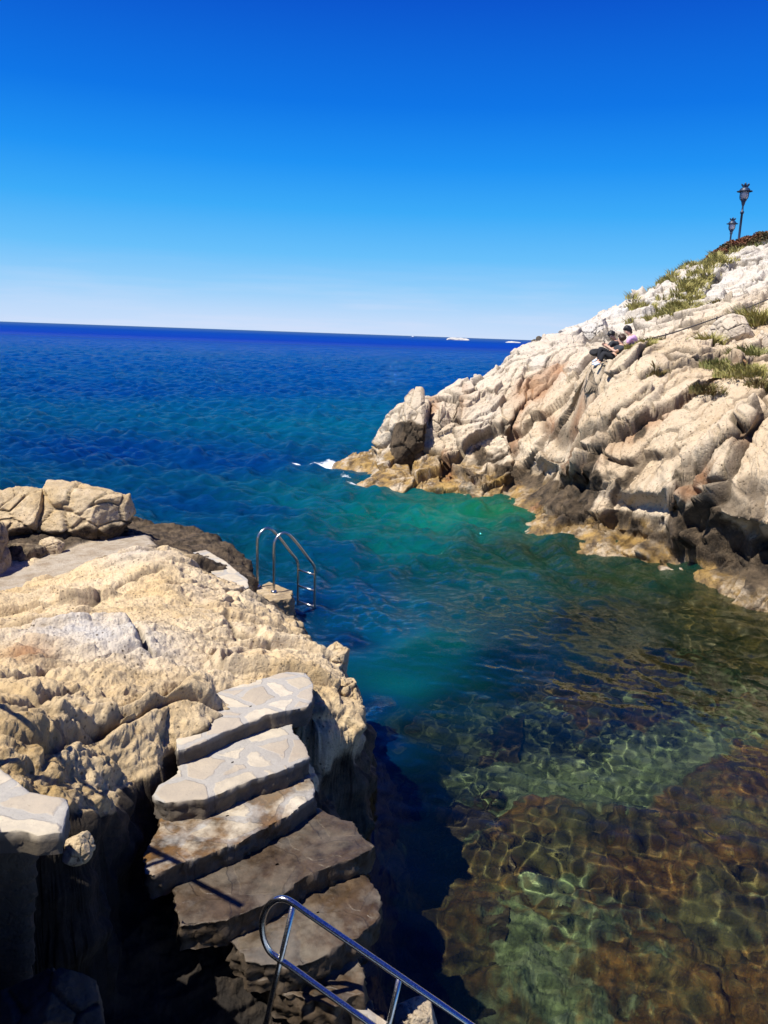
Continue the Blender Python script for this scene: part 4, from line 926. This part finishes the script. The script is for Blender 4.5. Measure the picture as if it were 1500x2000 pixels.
# ------------------------------------------------------------------ wall and hedge on the skyline
def wall_hedge():
    xs = [(1368, 519), (1400, 507), (1440, 495), (1480, 483), (1520, 472), (1600, 450), (1750, 415), (1950, 380)]
    L = [aty(x, y + 4, 45.2) for x, y in xs]
    V, Fc = [], []
    n = 0; S = []
    for i in range(len(L) - 1):
        for k in range(12): S.append(L[i] + (L[i + 1] - L[i]) * k / 12)
    S.append(L[-1]); S = np.array(S)
    hgt = .42 * sst(0, 18, np.arange(len(S))) + .06
    rs = np.random.RandomState(3)
    for i, p in enumerate(S):
        j = rs.normal(0, .025, 4)
        for (dy, dz) in ((-.02, -1.2), (0, 0), (.5, 0), (.5, -1.2)): V.append((p[0], p[1] + dy + j[0], p[2] + (dz if dz else 0) + (hgt[i] if dz == 0 else 0) + (j[1] if dz == 0 else 0)))
    for i in range(len(S) - 1):
        for k in range(4): Fc.append((i * 4 + k, i * 4 + 4 + k, i * 4 + 4 + (k + 1) % 4, i * 4 + (k + 1) % 4))
    me = bpy.data.meshes.new('stone_wall'); me.from_pydata(V, [], Fc)
    o = link('stone_wall', me, MAT['wall']); tag(o, 'low pale stone wall under the hedge at the top right', 'wall')
    # hedge: many small leaves filling a rounded strip, dark twigs inside
    hm = NT('dry_hedge_leaves'); P = hm.n('ShaderNodeNewGeometry').outputs['Position']
    hm.l(hm.mix(hm.ramp(hm.noise(P, 1.3, 4), [(.38, 0), (.62, 1)]), hm.mix(hm.noise(P, 9, 2), (.10, .028, .012), (.26, .09, .04)), (.055, .06, .018)), hm.b.inputs['Base Color'])
    hm.b.inputs['Roughness'].default_value = .8
    root = empty('hedge', tuple(S[0] + [0, .5, 0]), 'reddish brown dry hedge along the skyline below the lamps', 'hedge'); bpy.context.view_layer.update()
    o0 = np.array(root.location); Vs, Fs = [], []
    prof = .42 * sst(-2, 22, np.arange(len(S))) * (1 + .16 * np.sin(np.arange(len(S)) * .7) + .1 * np.sin(np.arange(len(S)) * 1.9))
    N = 26000; u = rs.rand(N) * (len(S) - 1.01); i = u.astype(int); f = u - i
    base = S[i] * (1 - f)[:, None] + S[i + 1] * f[:, None]; hh = prof[i]
    ang = rs.rand(N) * math.pi; rr = np.sqrt(rs.rand(N)) * .25 + .75
    c = base + np.column_stack([rs.normal(0, .05, N), .55 + np.cos(ang) * rr * .8, hgt[i] - .1 + np.sin(ang) ** .7 * rr * hh + rs.normal(0, .05, N) * hh])
    a1 = rs.normal(size=(N, 3)); a1 /= np.linalg.norm(a1, axis=1)[:, None]; a2 = np.cross(a1, rs.normal(size=(N, 3))); a2 /= np.linalg.norm(a2, axis=1)[:, None]
    s = rs.uniform(.03, .075, N)[:, None]
    V = np.stack([c - a1 * s, c + a2 * s * .6, c + a1 * s, c - a2 * s * .6], 1).reshape(-1, 3)
    mesh_np('foliage', V - o0, np.arange(N * 4).reshape(N, 4), hm.m, root, smooth=False)
wall_hedge()

# ------------------------------------------------------------------ cable along the slope
def cable_run():
    px = [(1238, 668), (1300, 654), (1345, 640), (1400, 621), (1462, 600), (1560, 560)]
    Ys = [24.5, 24.8, 25.2, 25.6, 26.0, 26.5]; pts = [Vector(aty(x, y, Y)) for (x, y), Y in zip(px, Ys)]
    t = empty('cable_railing', tuple(pts[1]), 'thin dark cable strung on posts across the rock slope', 'cable'); bpy.context.view_layer.update()
    tube('cable', smooth_path(pts, 6), .020, MAT['cable'], t, 8, t.location)
    for p in (pts[1], pts[3], pts[0]):
        g = ground_z(p.x, p.y); tube('post', [p + Vector((0, 0, .05)), Vector((p.x, p.y, min(g, p.z - .35) - .2))], .02, MAT['cable'], t, 8, t.location)
cable_run()

# ------------------------------------------------------------------ grass and plants
def grass_mat(name, a, b, c):
    m = NT(name); P = m.n('ShaderNodeNewGeometry').outputs['Position']
    m.l(m.mix(m.ramp(m.noise(P, 14, 2), [(.35, 0), (.65, 1)]), m.mix(m.noise(P, 2, 2), a, b), c), m.b.inputs['Base Color'])
    m.b.inputs['Roughness'].default_value = .7; m.b.inputs['Specular IOR Level'].default_value = .2
    return m.m
G1 = grass_mat('dry_olive_grass', (.30, .27, .07), (.19, .21, .045), (.44, .37, .15))
G2 = grass_mat('green_grass', (.13, .17, .04), (.21, .22, .06), (.30, .27, .11))
G3 = grass_mat('brown_grass', (.16, .10, .04), (.24, .17, .07), (.12, .12, .04))
def blades(rs, C, r, h, n, w=.02):
    """curved three-segment blades around the points C"""
    out = []
    k = rs.randint(0, len(C), n); a = rs.rand(n) * 6.283; q = np.sqrt(rs.rand(n)) * r
    root = C[k] + np.column_stack([np.cos(a) * q, np.sin(a) * q, np.zeros(n)])
    hh = h * rs.uniform(.45, 1.15, n) * (1 - .45 * (q / (r + 1e-6)) ** 2); lean = rs.uniform(.15, .75, n)[:, None] * np.column_stack([np.cos(a + rs.normal(0, .5, n)), np.sin(a + rs.normal(0, .5, n)), np.zeros(n)])
    sd = np.column_stack([-np.sin(a + 1), np.cos(a + 1), np.zeros(n)]) * (w * rs.uniform(.6, 1.2, n))[:, None]
    P = [root + lean * (t * t * hh)[:, None] + np.column_stack([np.zeros(n), np.zeros(n), t * hh * (1 - .22 * t)]) for t in (0 * hh, .5 + 0 * hh, 1 + 0 * hh)]
    V = np.stack([P[0] - sd, P[0] + sd, P[1] + sd * .7, P[1] - sd * .7, P[2] + sd * .12, P[2] - sd * .12], 1).reshape(-1, 3)
    i = np.arange(n)[:, None] * 6
    return V, np.concatenate([i + [0, 1, 2, 3], i + [3, 2, 4, 5]])
TUFTS = [  # photo place, radius, height, blades, material, label
    (1487, 600, 24.0, .55, .75, 900, G1, 'big olive grass tuft cut by the right edge, above the round boulder'),
    (1462, 683, 20.6, .42, .45, 700, G2, 'green grass tuft in the hollow below the round boulder'),
    (1385, 668, 22.0, .28, .45, 420, G1, 'upright olive tuft left of the round boulder'),
    (1402, 704, 20.0, .36, .34, 480, G2, 'bright green tuft left of the broad brown grass clump'),
    (1455, 722, 19.0, .62, .36, 1100, G1, 'broad olive brown grass clump near the right edge, lowest big one'),
    (1380, 752, 18.6, .32, .28, 480, G3, 'brown dry tuft hanging by the upper slab crack'),
    (1485, 745, 18.2, .25, .26, 300, G3, 'brown dry tuft at the right edge below the broad clump'),
    (1229, 700, 21.3, .14, .22, 200, G1, 'small tuft just right of the seated people'),
    (1262, 697, 21.5, .22, .30, 300, G1, 'tuft second to the right of the people'),
    (1284, 684, 22.3, .30, .26, 320, G3, 'low sparse tuft above and right of the seated people'),
    (1338, 672, 23.0, .26, .22, 260, G2, 'low green tuft under the middle of the cable'),
    (1283, 738, 20.2, .16, .30, 220, G3, 'brown tuft in the cleft left of the slab'),
    (1415, 943, 15.6, .10, .07, 160, G2, 'tiny plant growing alone on the lower bare rock face'),
    (1320, 628, 30, .4, .3, 300, G3, 'rusty dry tuft on the grey rocks above the cable'),
    (1410, 600, 30, .45, .35, 340, G3, 'brown dry tuft among dark rocks right of the grassy slope'),
    (1492, 497, 43, .9, .6, 500, G2, 'green bush-like tuft under the stone wall by the right edge')]
def surf(px, py, Y):
    p = aty(px, py, Y); g = ground_z(p[0], p[1]); return np.array([p[0], p[1], min(max(g, p[2] - .25), p[2] + .12) if abs(g - p[2]) < 1.5 else p[2]])
for i, (px, py, Y, r, h, n, gm, lab) in enumerate(TUFTS):
    rs = np.random.RandomState(200 + i); c = surf(px, py, Y)
    C = np.array([c + np.array([rs.normal(0, r * .3), rs.normal(0, r * .3), 0]) * (r > .15) for _ in range(7)])
    for q in C: q[2] = max(min(ground_z(q[0], q[1]), c[2] + .2), c[2] - .3) - .03
    V, Fq = blades(rs, C, r, h, n, .010 + .0006 * Y)
    o = mesh_np('grass_tuft', V, Fq, gm, smooth=False, origin=c); tag(o, lab, 'grass tuft', 'grass tufts on the rock slope')
def slope_grass():
    rs = np.random.RandomState(77); C = []
    for px, py, Y, sx, n in [(1372, 534, 42.5, 26, 70), (1335, 548, 40.5, 30, 70), (1300, 565, 38.8, 18, 40), (1390, 560, 38, 24, 55), (1355, 578, 35.5, 26, 55), (1330, 598, 33, 24, 45), (1290, 612, 32, 22, 40), (1240, 620, 34.5, 14, 20), (1420, 530, 42, 20, 30), (1440, 512, 44, 22, 30)]:
        for _ in range(n):
            x = px + rs.normal(0, sx * .75); y = py - (x - px) * .5 + rs.normal(0, 6); p = aty(x, y, Y + rs.normal(0, .8)); g = ground_z(p[0], p[1]); C.append((p[0], p[1], g - .03 if abs(g - p[2]) < 2 else p[2]))
    V, Fq = blades(rs, np.array(C), .30, .46, 21000, .026)
    o = mesh_np('grass', V, Fq, G1, smooth=False); tag(o, kind='stuff')
    o['label'] = 'dry olive grass covering the upper slope'
slope_grass()

# ------------------------------------------------------------------ people
SKIN = simple('skin', (.56, .33, .23), .55); HAIRB = simple('black_hair', (.012, .010, .009), .5); HAIRN = simple('brown_hair', (.045, .022, .012), .5)
def skin_mesh(name, nodes, edges, mat, parent, org, sub=2):
    bm = bmesh.new(); ly = bm.verts.layers.skin.verify(); vs = []
    for k, (p, r) in enumerate(nodes):
        v = bm.verts.new(Vector(p) - org); v[ly].radius = r if hasattr(r, '__len__') else (r, r); v[ly].use_root = (k == 0); vs.append(v)
    for a, b in edges: bm.edges.new((vs[a], vs[b]))
    me = bpy.data.meshes.new(name); bm.to_mesh(me); bm.free()
    o = link(name, me, mat, parent)
    sk = o.modifiers.new('skin', 'SKIN'); sk.use_smooth_shade = True
    ss = o.modifiers.new('sub', 'SUBSURF'); ss.levels = ss.render_levels = sub
    return o
def arc(J, a, b): return Vector(J[a]).lerp(Vector(J[b]), .5)
def hand(nodes, edges, wrist_i, W, d, side, curl):
    """palm, four fingers and a thumb grown from the wrist node; d = hand direction, side = thumb side"""
    d = d.normalized(); side = (side - d * side.dot(d)).normalized(); nrm = d.cross(side) * curl
    p = len(nodes); nodes.append((W + d * .045, (.030, .018))); edges.append((wrist_i, p))
    for k, (off, L) in enumerate([(.030, .070), (.010, .078), (-.010, .072), (-.028, .058)]):
        b = W + d * .085 + side * off; q = len(nodes)
        nodes.append((b, .010)); nodes.append((b + d * L * .5 + nrm * .018, .0085)); nodes.append((b + d * L * .75 + nrm * .05, .007))
        edges += [(p, q), (q, q + 1), (q + 1, q + 2)]
    q = len(nodes); nodes.append((W + d * .04 + side * .04, .011)); nodes.append((W + d * .075 + side * .062 + nrm * .012, .0085)); edges += [(p, q), (q, q + 1)]
def person(label, J, face, mats, hair_long=0, sleeves='short', shoe_mat=None, group='three people sitting on the rock'):
    """J: joints in world space"""
    V_ = {k: Vector(v) for k, v in J.items()}; org = V_['pelvis'].copy()
    root = empty('person', tuple(org), label, 'person', group); bpy.context.view_layer.update()
    nodes, edges = [], []
    def add(p, r, par=None):
        nodes.append((p, r)); i = len(nodes) - 1
        if par is not None: edges.append((par, i))
        return i
    f = Vector(face).normalized()
    pel = add(V_['pelvis'], (.135, .11)); bel = add(V_['pelvis'].lerp(V_['chest'], .5), (.115, .095), pel); ch = add(V_['chest'], (.135, .10), bel)
    nk = add(V_['neck'], .052, ch); hc = V_['head']; up = (hc - V_['neck']).normalized()
    h1 = add(hc - up * .07 + f * .01, (.058, .062), nk); h2 = add(hc, (.078, .092), h1); add(hc + up * .07 - f * .008, (.062, .072), h2)
    ns = add(hc + f * .085 - up * .01, .016, h2)
    for s in 'lr':
        sh = add(V_['shoulder_' + s], .055, ch); el = add(V_['elbow_' + s], .040, sh); wr = add(V_['wrist_' + s], .026, el)
        d = (V_['wrist_' + s] - V_['elbow_' + s]); sd = Vector((0, 0, 1)) if abs(d.normalized().z) < .8 else Vector((0, 1, 0)); hand(nodes, edges, wr, V_['wrist_' + s], d, sd, 1 if s == 'l' else -1)
        hp = add(V_['hip_' + s], .085, pel); kn = add(V_['knee_' + s], .056, hp); an = add(V_['ankle_' + s], .038, kn); ft = add(V_['toe_' + s], (.038, .028), an)
    skin_mesh('body', nodes, edges, SKIN, root, org)
    # clothing follows the same joints a little wider
    n2 = [(V_['pelvis'].lerp(V_['chest'], .08), (.150, .125)), (V_['pelvis'].lerp(V_['chest'], .5), (.135, .112)), (V_['chest'], (.155, .118)), (V_['chest'].lerp(V_['neck'], .7), (.085, .07))]; e2 = [(0, 1), (1, 2), (2, 3)]
    for s in 'lr':
        b = len(n2); sh, el = V_['shoulder_' + s], V_['elbow_' + s]; n2 += [(sh, .068), (sh.lerp(el, .8 if sleeves == 'short' else 1), .056)]; e2 += [(2, b), (b, b + 1)]
    skin_mesh('shirt', n2, e2, mats[0], root, org)
    n3 = [(V_['pelvis'], (.155, .13))]; e3 = []
    for s in 'lr':
        b = len(n3); n3 += [(V_['hip_' + s], .10), (V_['knee_' + s], .072), (V_['ankle_' + s].lerp(V_['knee_' + s], .08), .056)]; e3 += [(0, b), (b, b + 1), (b + 1, b + 2)]
    skin_mesh('trousers', n3, e3, mats[1], root, org)
    for s in 'lr':
        a, t = V_['ankle_' + s], V_['toe_' + s]; skin_mesh('shoe', [(a - (t - a) * .15 + Vector((0, 0, -.02)), (.045, .04)), (a.lerp(t, .5), (.05, .035)), (t + (t - a) * .15, (.045, .028))], [(0, 1), (1, 2)], shoe_mat or mats[1], root, org)
    # hair: a cap pulled off the face, shaped with noise
    bm = bmesh.new(); bmesh.ops.create_icosphere(bm, subdivisions=4, radius=1)
    rgt = f.cross(up).normalized(); f2 = up.cross(rgt)
    for v in bm.verts:
        d = v.co.copy(); n = Vector(d); k = 1 + .08 * math.sin(d.x * 9 + d.y * 7) * math.cos(d.z * 8)
        cut = max(0, d.y - .15) * (1.0 if d.z < .45 else .25); low = max(0, -d.z - .1)
        r = .108 * k * (1 - .55 * cut) * (1 - .35 * low * (0 if (hair_long and d.y < 0) else 1))
        z = d.z * (1 + (hair_long * .8 if d.z < 0 and d.y < .1 else 0))
        v.co = (rgt * d.x * r * .98 + f2 * (d.y * r * 1.12 - .022) + up * (z * r * 1.1 + .028)) + (hc - org)
    me = bpy.data.meshes.new('hair'); bm.to_mesh(me); bm.free(); me.polygons.foreach_set('use_smooth', [True] * len(me.polygons)); link('hair', me, mats[2], root)
    for s in (-1, 1):
        bm = bmesh.new(); bmesh.ops.create_uvsphere(bm, u_segments=8, v_segments=6, radius=.012)
        bmesh.ops.translate(bm, vec=(hc - org) + f * .083 + rgt * .032 * s + up * .012, verts=bm.verts); me = bpy.data.meshes.new('eye'); bm.to_mesh(me); bm.free(); link('eye', me, HAIRB, root)
    return root
D0 = 21.9
def jp(px, py, dd=0): return tuple(atd(px, py, D0 + dd))
cloth_black = simple('black_cloth', (.012, .013, .017), .9, var=.3); cloth_dark = simple('charcoal_cloth', (.03, .034, .04), .9, var=.3)
cloth_pink = simple('pink_patterned_cloth', (.60, .36, .58), .85, var=.35, scale=18); shoe_w = simple('white_shoe', (.55, .66, .80), .6); jeans = simple('blue_cloth', (.10, .14, .24), .9)
person('person with short dark hair in charcoal t-shirt, leaning back and looking at a phone',
       dict(pelvis=jp(1194, 694, .1), chest=jp(1204, 674, .1), neck=jp(1201, 664, .05), head=jp(1195, 656, 0), shoulder_l=jp(1194, 670, -.12), shoulder_r=jp(1207, 672, .3), elbow_l=jp(1188, 680, -.2), elbow_r=jp(1196, 680, .3),
            wrist_l=jp(1181, 675, -.05), wrist_r=jp(1184, 676, .15), hip_l=jp(1190, 694, -.12), hip_r=jp(1190, 692, .2), knee_l=jp(1173, 680, -.15), knee_r=jp(1172, 679, .15), ankle_l=jp(1169, 706, -.15), ankle_r=jp(1168, 700, .2),
            toe_l=jp(1158, 711, -.25), toe_r=jp(1159, 706, .1)), (-.6, -.7, -.45), (cloth_dark, cloth_black, HAIRB), shoe_mat=shoe_w)
person('brown haired person in dark top seen from behind, reclining with forearm stretched out',
       dict(pelvis=jp(1197, 697, -.35), chest=jp(1210, 682, -.45), neck=jp(1214, 673, -.45), head=jp(1213, 663, -.45), shoulder_l=jp(1217, 680, -.65), shoulder_r=jp(1205, 679, -.2), elbow_l=jp(1202, 687, -.75), elbow_r=jp(1194, 682, -.3),
            wrist_l=jp(1187, 677, -.55), wrist_r=jp(1184, 676, -.3), hip_l=jp(1194, 698, -.5), hip_r=jp(1192, 697, -.2), knee_l=jp(1180, 690, -.5), knee_r=jp(1178, 688, -.2), ankle_l=jp(1171, 709, -.5), ankle_r=jp(1170, 706, -.2),
            toe_l=jp(1162, 713, -.55), toe_r=jp(1161, 711, -.3)), (-.7, .5, .0), (cloth_dark, cloth_black, HAIRN), shoe_mat=shoe_w)
person('person with curly black hair in a pink patterned shirt, sitting rightmost and facing left',
       dict(pelvis=jp(1239, 678, .6), chest=jp(1236, 662, .6), neck=jp(1231, 654, .6), head=jp(1225, 646, .6), shoulder_l=jp(1229, 662, .35), shoulder_r=jp(1237, 660, .9), elbow_l=jp(1225, 674, .4), elbow_r=jp(1228, 674, .9),
            wrist_l=jp(1215, 675, .4), wrist_r=jp(1218, 676, .8), hip_l=jp(1236, 680, .5), hip_r=jp(1236, 680, .8), knee_l=jp(1215, 678, .5), knee_r=jp(1215, 678, .8), ankle_l=jp(1212, 698, .6), ankle_r=jp(1210, 698, .85),
            toe_l=jp(1203, 701, .6), toe_r=jp(1202, 701, .85)), (-1, -.15, -.1), (cloth_pink, jeans, HAIRB), hair_long=.6)
def phone():
    bm = bmesh.new(); bmesh.ops.create_cube(bm, size=1); bmesh.ops.scale(bm, vec=(.075, .012, .15), verts=bm.verts); bmesh.ops.bevel(bm, geom=bm.edges[:], offset=.004, segments=2, affect='EDGES')
    me = bpy.data.meshes.new('phone'); bm.to_mesh(me); bm.free(); o = link('phone', me, simple('phone_black', (.02, .02, .02), .2)); o.location = jp(1181, 669, -.05); o.rotation_euler = (-.6, .3, .9)
    tag(o, 'small black phone held up by the reclining people', 'phone')
phone()
def bag():
    p = jp(1164, 688, .25); o = boulder('bag', p, (.20, .13, .11), 91, simple('black_bag_cloth', (.015, .015, .018), .8), .3, 5, rough=.8, sub=4, sharp=.85)
    tag(o, 'black bag lying on the rock by the knees of the people', 'bag')
bag()
